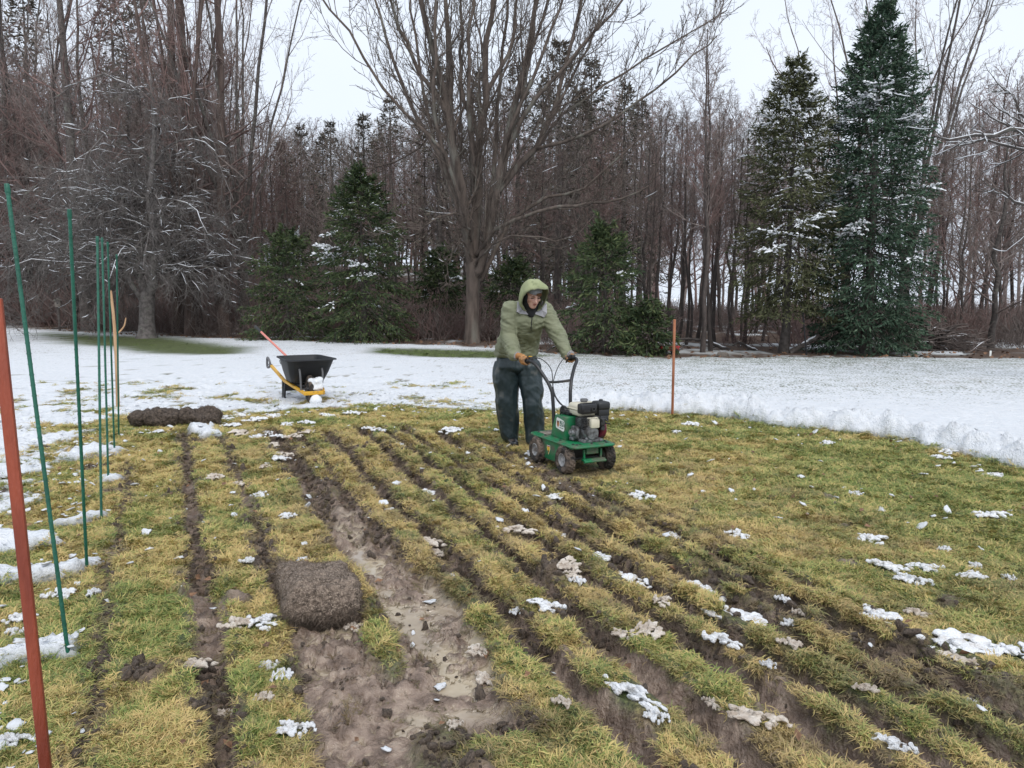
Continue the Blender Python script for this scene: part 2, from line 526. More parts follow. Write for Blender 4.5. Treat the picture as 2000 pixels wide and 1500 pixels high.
WETPOLY = gp([(648, 985), (690, 1000), (740, 1060), (800, 1110), (870, 1140), (915, 1180), (950, 1260), (975, 1330), (985, 1395), (900, 1410), (840, 1470), (860, 1600), (640, 1600), (625, 1430), (605, 1330), (588, 1235), (705, 1218), (735, 1290), (790, 1330), (775, 1250), (735, 1160), (700, 1100), (665, 1050)])
PEEL = gp([(578, 1180), (715, 1180), (735, 1300), (800, 1420), (830, 1650), (620, 1650), (600, 1350)])
MUDRIGHT = gp([(1680, 1390), (1800, 1340), (1960, 1330), (2150, 1420), (2150, 1650), (1700, 1650), (1640, 1470)])
MUDLOW = gp([(850, 1440), (960, 1480), (1120, 1400), (1240, 1440), (1230, 1650), (850, 1650)])
TREELINE = gp([(-900, 628), (-300, 632), (0, 641), (150, 648), (270, 656), (450, 662), (640, 669), (900, 676), (1080, 691), (1300, 701), (1450, 698), (1700, 700), (2000, 702), (2600, 712), (3600, 720)]) + [(400, 420), (-400, 420)]
GREEN1 = gp([(70, 650), (200, 655), (330, 660), (480, 680), (470, 692), (380, 694), (250, 684), (120, 668)])
GREEN2 = gp([(740, 681), (850, 683), (990, 688), (1060, 697), (960, 700), (820, 697), (730, 690)])
PATCH = [(1165, 1092, 44, 24), (1225, 1132, 68, 34), (1375, 1147, 84, 40), (1450, 1207, 92, 44), (1240, 1372, 130, 36), (1870, 1262, 120, 60), (1712, 1202, 74, 40), (1975, 1280, 70, 52), (1735, 1110, 60, 18), (1775, 1132, 55, 20), (1806, 1113, 50, 14), (1900, 1126, 46, 14),
         (1700, 1050, 46, 20), (1440, 1046, 36, 18), (1318, 1044, 26, 18), (1250, 975, 40, 16), (1222, 1000, 20, 15), (1085, 975, 32, 22), (1083, 1036, 34, 20), (1742, 1490, 62, 28), (1792, 1488, 40, 30), (1276, 1420, 40, 30), (1065, 1196, 60, 26), (1008, 1200, 20, 14),
         (830, 966, 30, 14), (524, 1302, 32, 20), (552, 1326, 32, 40), (570, 1428, 58, 38), (516, 1226, 52, 38), (508, 965, 24, 16), (487, 1105, 30, 10), (560, 1010, 30, 12), (545, 905, 26, 12), (120, 1162, 46, 26), (181, 1162, 20, 26), (36, 1212, 44, 24), (22, 1456, 52, 28),
         (28, 1236, 30, 16), (310, 849, 18, 12), (1930, 1011, 50, 16), (1672, 966, 20, 8), (1720, 998, 14, 12), (1905, 1104, 20, 14), (1970, 1126, 18, 16), (1845, 1070, 18, 10), (1352, 832, 26, 8), (1320, 845, 14, 6), (1615, 868, 20, 8), (1850, 888, 26, 10), (1835, 898, 30, 8),
         (1940, 928, 34, 9), (1130, 1150, 26, 16), (1410, 1277, 58, 26), (1500, 1330, 26, 14), (1540, 1230, 22, 16), (1680, 1236, 24, 14), (1890, 1385, 30, 12), (1530, 1183, 24, 14), (740, 848, 22, 8), (880, 850, 36, 10), (890, 870, 24, 9), (780, 868, 24, 8), (720, 845, 20, 8), (1036, 890, 20, 10),
         (438, 818, 30, 9), (470, 812, 26, 8), (500, 822, 34, 10), (535, 815, 26, 8), (455, 832, 28, 9), (520, 838, 24, 9), (548, 850, 30, 10), (505, 856, 22, 9), (560, 830, 20, 7), (600, 828, 24, 8), (640, 815, 26, 7), (690, 812, 24, 7)]
DIRTY = [(1100, 1122, 46, 34), (1120, 1140, 30, 22), (1270, 1246, 46, 44), (1465, 1418, 90, 44), (1870, 1290, 90, 40), (380, 1310, 70, 16), (462, 1232, 50, 26), (930, 1272, 42, 28), (945, 1316, 42, 30), (1100, 1398, 32, 20), (1010, 1046, 62, 18), (835, 1066, 60, 14), (852, 1072, 40, 14), (415, 936, 36, 12), (462, 946, 22, 14),
         (1545, 1282, 40, 22), (1295, 1196, 30, 22), (1300, 1225, 20, 26), (1790, 1195, 40, 16), (1460, 1335, 30, 20), (516, 1366, 30, 22), (440, 1374, 34, 14), (1560, 1205, 20, 10), (885, 1440, 30, 18), (690, 1215, 30, 22), (470, 845, 40, 12), (530, 868, 30, 12), (545, 890, 34, 12), (575, 862, 26, 9), (600, 850, 22, 8), (520, 915, 22, 10), (1390, 1385, 34, 18), (1690, 1380, 36, 10), (1215, 1250, 44, 18)]
def fields(x, y):
    x = np.asarray(x, float); y = np.asarray(y, float)
    f = {}
    n1 = fbm(x, y, 3.0, 4, 1); n2 = fbm(x, y, 9.0, 4, 2); n3 = fbm(x, y, .6, 3, 3); n4 = fbm(x, y, 28., 3, 4); n5 = fbm(x, y, 1.4, 4, 5)
    near = (y < 13) & (y > 0.5) & (np.abs(x) < 14)
    mud = np.zeros_like(x); h = np.zeros_like(x); cut = np.zeros_like(x)
    for (A, B, w, dep, s) in FUR:
        d, t, L = seg_dist(x, y, A, B)
        wv = (vnoise(t * 1.1, t * 0 + A[0] * 7, 6) - .5) * .045 + (vnoise(t * 4, t * 0 + A[0] * 9, 7) - .5) * .03
        d = np.abs(d + wv)
        ww = w * (.78 + .5 * vnoise(t * 1.7, t * 0 + A[0] * 5, 8))
        end = sstep(-.1, .25, t + (n1 - .5) * .5) * np.where(t > L + 3.0, 0, 1)
        mk = sstep(1.75, 1.0, d / ww + (n2 - .5) * .9) * end * s
        mud = np.maximum(mud, mk)
        cut = np.maximum(cut, sstep(1.85, 1.2, d / ww + (n2 - .5) * .9) * end * min(1, s * 1.1))
        h = h - dep * np.exp(-(d / (ww * 1.15)) ** 4) * end
        h = h + dep * .40 * np.exp(-((d - 1.8 * ww) / (.7 * ww)) ** 2) * end * (.3 + n2)
    if near.any():
        jx = x + (n1 - .5) * .22 + (n2 - .5) * .10; jy = y + (fbm(x, y, 3., 4, 11) - .5) * .22 + (fbm(x, y, 9., 3, 12) - .5) * .10
        wet = sstep(-.06, .05, poly_sd(jx, jy, WETPOLY))
        peel = sstep(-.04, .03, poly_sd(jx, jy, PEEL))
        mr = sstep(-.25, .2, poly_sd(jx, jy, MUDRIGHT) + (n5 - .5) * .5)
        ml = sstep(-.1, .1, poly_sd(jx, jy, MUDLOW) + (n5 - .5) * .3)
    else:
        wet = peel = mr = ml = np.zeros_like(x)
    big = np.maximum(wet, peel)
    mud = np.maximum.reduce([mud, big, mr * .5 * sstep(.56, .66, n5), ml * .9 * sstep(.46, .58, n5)])
    # torn patches on the strips
    mud = np.maximum(mud, sstep(.73, .82, fbm(x, y, 2.6, 4, 15)) * .9 * (y < 8.5) * sstep(8.2, 6.5, y + .35 * x))
    # snow
    sd = np.where(y < 18, poly_sd(x, y, LAWN), -9.0) if (y < 18).any() else np.full_like(x, -9.0)
    left = sstep(.5, -2.5, x)
    edge = -sd + (n1 - .5) * (.28 + .9 * left) + (n2 - .5) * .12
    snow = sstep(-.02, .06, edge)
    inside_right = sstep(.2, 1.5, x)
    bank = inside_right * np.exp(-((-sd - .26) / .22) ** 2) * (.62 + .5 * n5) * sstep(-.02, .10, edge)
    # grassy patches showing in the snow on the left
    hole = sstep(.56, .64, n5 * .6 + n1 * .4 - .06 * sstep(9, 16, y)) * left * sstep(16, 9, y)
    hole = np.maximum(hole, sstep(.63, .70, n1 * .55 + n2 * .45 + .05 * sstep(12.5, 10, y) - .03 * sstep(12, 18, y)) * left * sstep(22, 14, y))
    snow = snow * (1 - hole * .92)
    strips = np.zeros_like(x)
    if near.any():
        for pl in SNOWSTRIPS:
            strips = np.maximum(strips, sstep(-.03, .03, poly_sd(x + (n1 - .5) * .2, y + (n2 - .5) * .18, pl)))
    snow = np.maximum(snow, strips)
    far = y > 12
    g1 = g2 = np.zeros_like(x); lit = np.zeros_like(x)
    if far.any():
        wob = (n3 - .5) * 1.6
        g1 = sstep(-.7, .5, poly_sd(x, y + wob, GREEN1)); g2 = sstep(-.6, .4, poly_sd(x, y + wob * .6, GREEN2))
        lit = sstep(-.35, .35, poly_sd(x, y + (n5 - .5) * 1.5, TREELINE))
    bare = np.maximum(g1, g2)
    snow = snow * (1 - bare)
    patch = sstep(.52, .62, n3 * .55 + n5 * .45) * .9
    deep = sstep(52, 62, y) * sstep(4, 10, x)
    snow = snow * (1 - lit) + lit * np.maximum(np.where(x > 8, patch, patch * .6), deep)
    mud = mud * (1 - snow)
    f['cut'] = cut
    f['snow'] = snow; f['mud'] = mud; f['litter'] = lit * (1 - snow)
    f['wet'] = np.maximum(wet * (.35 + .65 * sstep(.4, .6, n1)), peel * .75 * sstep(.35, .6, n1)) * (1 - snow)
    f['wet'] = np.maximum(f['wet'], mud * .75 * sstep(.54, .66, fbm(x, y, 1.1, 3, 19)) * (y < 6.5))
    f['thin'] = np.clip(sstep(9.0, 13, y) * sstep(-3, 2, x) * .58 + sstep(14, 22, y) * .42, 0, 1) * (1 - np.clip(bank * 3, 0, 1)) * (1 - lit)
    gr = sstep(.40, .62, fbm(x, y, 1.3, 4, 21) * .45 + fbm(x, y, 4.3, 3, 22) * .55 + .15 * sstep(.5, 3, x) - .0 * sstep(1, -2, x))
    f['green'] = np.where(bare > .3, .95, gr)
    # height
    rid = 1 - np.abs(2 * fbm(x, y, 5.0, 4, 31) - 1)
    rid2 = 1 - np.abs(2 * fbm(x, y, 13.0, 3, 32) - 1)
    h = h * (1 - snow) + (n3 - .5) * .05 * (y < 40)
    h = h + (1 - mud) * (1 - snow) * ((n1 - .5) * .05 + (n2 - .5) * .02)
    u_, v_ = x * .913 + y * .407, (-x * .407 + y * .913) * .55
    wx_, wy_ = u_ + (n2 - .5) * .16 + (n1 - .5) * .3, v_ + (fbm(x, y, 7., 3, 34) - .5) * .2
    amp = .25 + 1.3 * sstep(.38, .68, fbm(x, y, 1.9, 3, 38))
    cr1 = np.abs(2 * fbm(wx_, wy_, 5.5, 3, 35) - 1); cr2 = np.abs(2 * fbm(wx_, wy_, 10., 3, 36) - 1); cr3 = np.abs(2 * fbm(wx_ * 1.2, wy_ * .8, 22., 2, 37) - 1)
    hb = -.06 + .085 * (n1 - .42) + amp * (.05 * sstep(.0, .22, cr1) * n2 - .052 * sstep(.10, .0, cr2) - .022 * sstep(.16, .0, cr3) + .02 * (rid2 - .6) + (n4 - .5) * .016)
    tk_ = gp([(655, 1015), (700, 1075), (768, 1165), (830, 1260), (885, 1345)])
    for A_, B_ in zip(tk_[:-1], tk_[1:]):
        d_, t_, L_ = seg_dist(x, y, A_, B_)
        hb = hb - .045 * np.exp(-((d_ + (n1 - .5) * .08) / .055) ** 2) * sstep(-.05, .05, t_) * sstep(L_ + .05, L_ - .05, t_)
    pud = -.047 + .03 * (n3 - .5)
    hb = np.where(hb < pud, pud, hb)
    pudm = sstep(.010, .0, hb - pud) * big
    f['pool'] = pudm * (1 - snow)
    h = h * (1 - big) + big * hb + mud * (1 - big) * ((rid - .6) * .07 + (rid2 - .6) * .05 + (n4 - .5) * .03)
    f['wet'] = np.clip(np.maximum(f['wet'] * .75, np.maximum(pudm, big * .6)), 0, 1) * (1 - snow)
    lump = (left * .8 + .25) * sstep(20, 10, y) + np.clip(bank * 2, 0, 1)
    h = h + snow * (.03 + strips * .03 + lump * ((n2 - .5) * .10 + (n1 - .5) * .08 + (n4 - .5) * .03)) + bank * .22 + bank * (n1 - .5) * .13 + bank * (n2 - .5) * .13 + bank * (n4 - .5) * .06
    h = h * (1 - np.exp(-(((x - .54) ** 2 + (y - 6.92) ** 2) / .42) ** 2) * .9) * (1 - np.exp(-(((x - .10) ** 2 + (y - 7.95) ** 2) / .16) ** 2) * .9)
    # terrain beyond the trees
    h = h + np.clip(y - 36, 0, 60) * .085 * sstep(12, -8, x) + np.clip(-y - 10, 0, 0)
    f['h'] = h
    return f
def ground_z(x, y):
    return float(fields(np.array([x]), np.array([y]))['h'][0])

def axis(vals): return np.array(sorted(set(np.round(vals, 5))))
xs = list(np.arange(-6.0, -1.75, .03)) + list(np.arange(-1.75, .75, .013)) + list(np.arange(.75, 8.4, .03))
a, st = 8.4, .03
while a < 420: st = min(st * 1.09, 25); a += st; xs.append(a)
a, st = -6.0, .03
while a > -420: st = min(st * 1.09, 25); a -= st; xs.append(a)
xs = axis(xs)
ys = [-60, -30, -15, -8, -4, -2, -1, -.3, .3, .8, 1.2]
a = 1.4
while a < 14: a += (.013 if 1.9 < a < 4.6 else max(.021, .0052 * a)); ys.append(a)
while a < 420: a += max(.10, .036 * (a - 11)); ys.append(a)
ys = axis(ys)
XX, YY = np.meshgrid(xs, ys)
FF = fields(XX.ravel(), YY.ravel())
nx, ny = len(xs), len(ys)
gv = np.stack([XX.ravel(), YY.ravel(), FF['h']], 1)
ii = np.arange(nx * ny).reshape(ny, nx)
gq = np.stack([ii[:-1, :-1], ii[:-1, 1:], ii[1:, 1:], ii[1:, :-1]], -1).reshape(-1, 4)
fc = lambda k: FF[k][gq].mean(1)
yq = gv[gq][:, :, 1].mean(1)
tl = sstep(-.35, .35, poly_sd(gv[gq][:, :, 0].mean(1), yq, TREELINE)) > .5
snq = (fc('snow') > .5) & ~tl
mdq = (fc('mud') > .6) & ~tl & ~snq
def ground_part(name, sel):
    q = gq[sel]
    used, inv = np.unique(q, return_inverse=True)
    me = np_mesh(name, gv[used], quads=inv.reshape(-1, 4))
    for k in ('snow', 'mud', 'wet', 'green', 'litter', 'thin', 'pool'):
        at = me.attributes.new(k, 'FLOAT', 'POINT'); at.data.foreach_set('value', FF[k][used].astype(np.float32))
    # shared normals across the split
    o = add_obj(name, me, M_GROUND, kind='structure')
    return o
ground_part('forest_floor', tl)
ground_part('snow_field', snq)
ground_part('mud', mdq)
ground_part('lawn', ~tl & ~snq & ~mdq)

# ------------------------------------------------------------------ tubes and branches
def tube_arrays(Pn, Rn, k):
    B, n, _ = Pn.shape
    T = np.empty_like(Pn)
    T[:, 1:-1] = Pn[:, 2:] - Pn[:, :-2]; T[:, 0] = Pn[:, 1] - Pn[:, 0]; T[:, -1] = Pn[:, -1] - Pn[:, -2]
    T /= np.linalg.norm(T, axis=2, keepdims=True) + 1e-9
    tm = Pn[:, -1] - Pn[:, 0]; tm /= np.linalg.norm(tm, axis=1, keepdims=True) + 1e-9
    ref = np.where(np.abs(tm[:, 2:3]) > .8, np.array([[1., 0, 0]]), np.array([[0., 0, 1]]))
    u = np.cross(tm, ref)[:, None, :]
    u = u - T * (u * T).sum(2, keepdims=True)
    u /= np.linalg.norm(u, axis=2, keepdims=True) + 1e-9
    w = np.cross(T, u)
    ang = np.arange(k) * 2 * math.pi / k
    V = Pn[:, :, None, :] + Rn[:, :, None, None] * (u[:, :, None, :] * np.cos(ang)[None, None, :, None] + w[:, :, None, :] * np.sin(ang)[None, None, :, None])
    base = np.arange(B * n * k).reshape(B, n, k)
    A, Bq = base[:, :-1], base[:, 1:]
    Q = np.stack([A, np.roll(A, -1, 2), np.roll(Bq, -1, 2), Bq], -1).reshape(-1, 4)
    return V.reshape(-1, 3), Q
class Polys:
    def __init__(s): s.g = []
    def add(s, Pn, Rn, k):
        if len(Pn): s.g.append((np.asarray(Pn, float), np.asarray(Rn, float), k))
    def mesh(s, name):
        V, Q, off = [], [], 0
        for Pn, Rn, k in s.g:
            v, q = tube_arrays(Pn, Rn, k); V.append(v); Q.append(q + off); off += len(v)
        return np_mesh(name, np.concatenate(V), quads=np.concatenate(Q))
def resample(pts, n, jit=0.0, rg=None):
    "smooth curve through points -> n samples"
    p = np.array([list(q) for q in pts], float)
    m = len(p)
    t = np.linspace(0, m - 1, n)
    i = np.clip(t.astype(int), 0, m - 2); f = (t - i)[:, None]
    p0 = p[np.clip(i - 1, 0, m - 1)]; p1 = p[i]; p2 = p[i + 1]; p3 = p[np.clip(i + 2, 0, m - 1)]
    o = .5 * ((2 * p1) + (-p0 + p2) * f + (2 * p0 - 5 * p1 + 4 * p2 - p3) * f ** 2 + (-p0 + 3 * p1 - 3 * p2 + p3) * f ** 3)
    if jit: o[1:-1] += rg.normal(0, jit, (n - 2, 3))
    return o
def spawn(rg, Pn, Rn, m, t0=.2, t1=.98, ang=50, angj=15, ratio=.5, taper=.5, nseg=4, wob=.15, trop=0.05, rfac=.5, rmin=.006, lmin=.0, tip=.35):
    B, n, _ = Pn.shape
    sl = np.linalg.norm(np.diff(Pn, axis=1), axis=2).sum(1)
    t = t0 + (t1 - t0) * (np.arange(m)[None] + rg.random((B, m))) / m
    idx = t * (n - 1); i0 = np.clip(idx.astype(int), 0, n - 2); f = idx - i0
    bi = np.arange(B)[:, None]
    pos = Pn[bi, i0] * (1 - f[..., None]) + Pn[bi, i0 + 1] * f[..., None]
    tan = Pn[bi, i0 + 1] - Pn[bi, i0]; tan /= np.linalg.norm(tan, axis=2, keepdims=True) + 1e-9
    rad = Rn[bi, i0] * (1 - f) + Rn[bi, i0 + 1] * f
    ref = rg.normal(size=(B, m, 3))
    u = np.cross(tan, ref); u /= np.linalg.norm(u, axis=2, keepdims=True) + 1e-9
    a = np.radians(ang + rg.normal(0, angj, (B, m)))[..., None]
    d = np.cos(a) * tan + np.sin(a) * u
    L = sl[:, None] * ratio * (1 - taper * t) * rg.uniform(.55, 1.25, (B, m))
    pos, d, L, rad = pos.reshape(-1, 3), d.reshape(-1, 3), L.ravel(), rad.ravel()
    k = L > lmin
    pos, d, L, rad = pos[k], d[k], L[k], rad[k]
    out = [pos]
    tv = np.array([0, 0, 1.0]) * trop
    for s in range(nseg):
        d = d + rg.normal(0, wob, d.shape) + tv
        d /= np.linalg.norm(d, axis=1, keepdims=True) + 1e-9
        pos = pos + d * (L / nseg)[:, None]
        out.append(pos)
    Pc = np.stack(out, 1)
    r0 = np.maximum(rad * rfac, rmin)
    lin = np.linspace(1, tip, nseg + 1)
    Rc = np.maximum(r0[:, None] * lin[None], rmin * .7)
    return Pc, Rc
def snow_on(rg, Pn, Rn, frac, maxslope=.75, rmin=.0, seg=.55):
    "strips of snow lying along the top of the flatter branches"
    B = len(Pn)
    d = Pn[:, -1] - Pn[:, 0]; L = np.linalg.norm(d, axis=1) + 1e-9
    k = (np.abs(d[:, 2]) / L < maxslope) & (rg.random(B) < frac)
    Q, Rr = Pn[k].copy(), Rn[k].copy()
    n = Q.shape[1]
    if n > 4 and seg < 1:                        # broken lengths, not the whole bough
        m = max(3, int(n * seg))
        st = rg.integers(0, n - m + 1, len(Q))[:, None] + np.arange(m)[None]
        bi = np.arange(len(Q))[:, None]
        Q, Rr = Q[bi, st], Rr[bi, st]
    Rs = np.maximum(Rr * .66, rmin)
    Q[:, :, 2] += Rr * .55 + Rs * .35
    Rs[:, 0] *= .4; Rs[:, -1] *= .4
    return Q, Rs

FLOOR = lambda x, y: ground_z(x, y)
MAXP = 7
# ---- the big maple behind the person
def build_maple():
    rg = np.random.default_rng(11)
    Y0 = 25.3
    base = G(922, 670); Y0 = base.y
    T = thing('maple_tree', 'big bare grey-brown maple with many fanning limbs rising behind the person', 'tree', (base.x, base.y, ground_z(base.x, base.y) - .03))
    o = np.array(T.location)
    def W(u, v, dy=0): return np.array(P(u, v, Y0 + dy)) - o
    tr = Polys()
    trunk = resample([W(922, 676), W(922, 640), W(923, 590), W(924, 540), W(925, 505)], 9)
    tr.add(trunk[None], np.array([[.33, .26, .235, .225, .22, .22, .225, .24, .20]]), 14)
    limbs = [
        ([(924, 548, 0), (915, 480, -.2), (899, 355, -.6), (875, 224, -.9), (861, 163, -1), (838, 56, -1.2), (820, -30, -1.2), (800, -140, -1.2)], .17),
        ([(924, 540, 0), (908, 440, .3), (890, 330, .6), (880, 233, .9), (880, 140, 1.2), (868, 0, 1.4), (862, -150, 1.5)], .16),
        ([(925, 535, 0), (927, 467, .1), (934, 364, .2), (936, 270, .3), (948, 187, .3), (945, 93, .4), (964, 0, .4), (975, -160, .5)], .18),
        ([(926, 540, 0), (941, 504, -.3), (973, 373, -.8), (983, 299, -1.1), (1011, 196, -1.4), (1034, 93, -1.6), (1048, 0, -1.8), (1065, -140, -1.9)], .16),
        ([(926, 552, 0), (950, 530, .2), (997, 429, .5), (1048, 397, .8), (1076, 383, 1), (1137, 369, 1.2), (1190, 325, 1.5), (1250, 270, 1.6)], .085),
        ([(973, 373, -.8), (1010, 330, -.6), (1048, 290, -.4), (1075, 230, -.2), (1090, 187, 0), (1113, 93, .3), (1140, -20, .5), (1160, -120, .6)], .11),
        ([(1010, 330, -.6), (1062, 270, .2), (1113, 210, .6), (1207, 154, 1), (1300, 93, 1.2), (1420, 20, 1.4)], .06),
        ([(915, 480, -.2), (899, 390, -1.0), (861, 290, -1.6), (800, 233, -2), (740, 154, -2.3), (684, 70, -2.5), (630, 0, -2.6), (570, -90, -2.7)], .065),
        ([(930, 500, 0), (973, 443, -1.2), (1067, 410, -2.2), (1140, 398, -2.6), (1207, 387, -2.8), (1275, 358, -3)], .07),
        ([(895, 340, .6), (850, 290, 1.2), (800, 200, 1.6), (760, 90, 2), (735, 0, 2.2), (715, -100, 2.3)], .085),
        ([(920, 470, -.4), (905, 440, -1.5), (880, 415, -2.2), (830, 440, -2.8), (770, 445, -3.1)], .045),
        ([(922, 510, -.2), (900, 470, -1.1), (880, 500, -1.7), (868, 540, -2)], .03),
        ([(928, 520, -.2), (960, 480, -1.1), (1010, 460, -1.6), (1090, 470, -2), (1130, 455, -2.2)], .04),
        ([(985, 300, -1.1), (1040, 200, -2), (1120, 110, -2.6), (1200, 20, -3), (1270, -80, -3.2)], .075),
        ([(1048, 290, -.4), (1130, 270, -1), (1220, 220, -1.4), (1330, 130, -1.6), (1400, 70, -1.8)], .06),
        ([(936, 270, .3), (900, 170, 1.2), (905, 60, 1.7), (890, -90, 2)], .09),
        ([(948, 187, .3), (1000, 90, 1.2), (1010, -20, 1.6), (1030, -130, 2)], .08),
        ([(875, 224, -.9), (810, 120, -1.4), (770, 20, -1.8), (740, -90, -2)], .075),
        ([(880, 233, .9), (800, 300, 1.6), (720, 330, 2), (660, 310, 2.3)], .04),
        ([(912, 440, .2), (862, 330, 1.0), (838, 220, 1.5), (815, 90, 1.8), (800, -20, 2), (790, -140, 2.1)], .075),
        ([(900, 400, -.4), (868, 330, -1.2), (845, 200, -1.8), (852, 80, -2), (850, -40, -2.1), (848, -150, -2.2)], .075),
        ([(934, 380, .2), (918, 260, -.8), (915, 130, -1.3), (922, 0, -1.5), (926, -140, -1.6)], .085),
        ([(945, 480, 0), (962, 330, 1.2), (975, 190, 1.7), (988, 60, 2), (995, -60, 2.1), (1000, -160, 2.2)], .085),
        ([(960, 430, -.5), (1000, 260, .6), (1030, 120, 1.0), (1075, -10, 1.3), (1100, -140, 1.5)], .075),
        ([(983, 299, -1.1), (1010, 210, -2), (1072, 80, -2.4), (1105, -30, -2.7), (1130, -140, -2.8)], .065),
        ([(1075, 230, -.2), (1130, 130, .5), (1180, 30, .9), (1220, -70, 1.2)], .05),
    ]
    LP, LR = [], []
    for pts, r in limbs:
        p = resample([W(*q) for q in pts], 12, .035, rg)
        rr = r * np.linspace(1, .30, 12)
        LP.append(p); LR.append(rr)
    LP, LR = np.array(LP), np.array(LR)
    tr.add(LP, LR, 8)
    tr_me = tr.mesh('trunk')
    add_obj('trunk', tr_me, M_MAPLE, T)
    c = Polys(); sn = Polys()
    P1, R1 = spawn(rg, LP, LR, 12, .15, 1, 34, 12, .34, .35, 7, .08, .17, .36, .013, .4)
    P2, R2 = spawn(rg, P1, R1, 7, .12, 1, 40, 14, .50, .4, 5, .12, .10, .52, .009, .15)
    P3, R3 = spawn(rg, P2, R2, 5, .12, 1, 40, 16, .52, .3, 3, .16, .08, .6, .0072, .08)
    P4, R4 = spawn(rg, P3[rg.random(len(P3)) < .8], R3[:1].repeat(1, 0)[:0] if False else R3[:len(P3)][:], 0) if False else (None, None)
    c.add(P1, R1, 5); c.add(P2, R2, 4); c.add(P3, R3, 3)
    add_obj('crown', c.mesh('crown'), M_MAPLE, T)
    for Pn, Rn, fr in ((LP[[8, 12]], LR[[8, 12]] * .6, 1.), (P1, R1, .30), (P2, R2, .22)):
        q, r = snow_on(rg, Pn, Rn, fr, .6, .008, .7)
        low = q[:, :, 2].mean(1) < 6.0
        sn.add(q[low], r[low], 4)
    add_obj('branch_snow', sn.mesh('branch_snow'), M_SNOW, T, kind='stuff')
build_maple()

# ---- old apple tree on the left, snow lying along its drooping boughs
def build_apple():
    rg = np.random.default_rng(23)
    base = G(287, 660); Y0 = base.y
    T = thing('apple_tree', 'old spreading apple tree with snow lined drooping boughs on a green patch', 'tree', (base.x, base.y, ground_z(base.x, base.y) - .03))
    o = np.array(T.location)
    def W(u, v, dy=0): return np.array(P(u, v, Y0 + dy)) - o
    tr = Polys()
    tk = resample([W(287, 664), W(287, 630), W(287, 590), W(288, 570)], 7)
    tr.add(tk[None], np.array([[.42, .31, .27, .26, .26, .27, .24]]), 12)
    forks = [([(288, 582, 0), (300, 545, -.2), (303, 510, -.3), (298, 450, -.2), (290, 380, 0), (303, 290, .2), (300, 215, .3), (296, 150, .3)], .19),
             ([(287, 580, 0), (276, 540, .3), (272, 480, .6), (262, 430, .9), (240, 380, 1.2), (225, 320, 1.5)], .13),
             ([(284, 600, .1), (262, 560, -.2), (245, 520, -.3), (215, 490, -.6), (150, 420, -1), (95, 400, -1.2)], .10)]
    LP = [resample([W(*q) for q in pts], 10, .05, rg) for pts, r in forks]
    LR = [r * np.linspace(1, .22, 10) for pts, r in forks]
    LP, LR = np.array(LP), np.array(LR)
    tr.add(LP, LR, 9)
    # arching boughs
    BP, BR = [], []
    for k in range(60):
        f = LP[0] if rg.random() < .7 else LP[1]
        t = rg.uniform(.22, .97) * 9
        s = f[min(int(t), 9)]
        az = rg.uniform(0, 2 * math.pi)
        if k < 14: az = math.pi + rg.normal(0, .5) if k % 2 else rg.normal(0, .6)
        hf = s[2] / 9.5
        L = rg.uniform(2.2, 5.2) * (1.25 - .75 * hf)
        if math.cos(az) < 0: L *= 1.2
        d = np.array([math.cos(az), math.sin(az) * .8, 0])
        rise = rg.uniform(.1, .8)
        mid = s + d * L * .45 + np.array([0, 0, rise])
        end = s + d * L + np.array([0, 0, -rg.uniform(.1, 1.6)])
        q1 = s + d * L * .2 + np.array([0, 0, rise * .6])
        q2 = s + d * L * .75 + np.array([0, 0, rise * .55])
        BP.append(resample([s, q1, mid, q2, end], 10, .06, rg)); BR.append(rg.uniform(.022, .05) * np.linspace(1, .3, 10))
    BP, BR = np.array(BP), np.array(BR)
    add_obj('trunk', tr.mesh('trunk'), M_APPLE, T)
    c = Polys(); sn = Polys()
    c.add(BP, BR, 6)
    P1, R1 = spawn(rg, BP, BR, 13, .08, 1, 48, 18, .42, .3, 6, .2, -.06, .5, .010, .25)
    P2, R2 = spawn(rg, P1, R1, 8, .1, 1, 50, 20, .58, .3, 5, .22, -.10, .6, .0075, .12)
    P3, R3 = spawn(rg, P2, R2, 3, .1, 1, 50, 20, .6, .3, 3, .22, -.10, .65, .006, .08)
    c.add(P1, R1, 4); c.add(P2, R2, 3); c.add(P3, R3, 3)
    add_obj('crown', c.mesh('crown'), M_APPLE, T)
    for Pn, Rn, fr, sl in ((BP, BR, 1., .85), (P1, R1, .65, .65), (P2, R2, .25, .5)):
        q, r = snow_on(rg, Pn, Rn, fr, sl, .0115)
        sn.add(q, r, 4)
    add_obj('branch_snow', sn.mesh('branch_snow'), M_SNOW, T, kind='stuff')
build_apple()

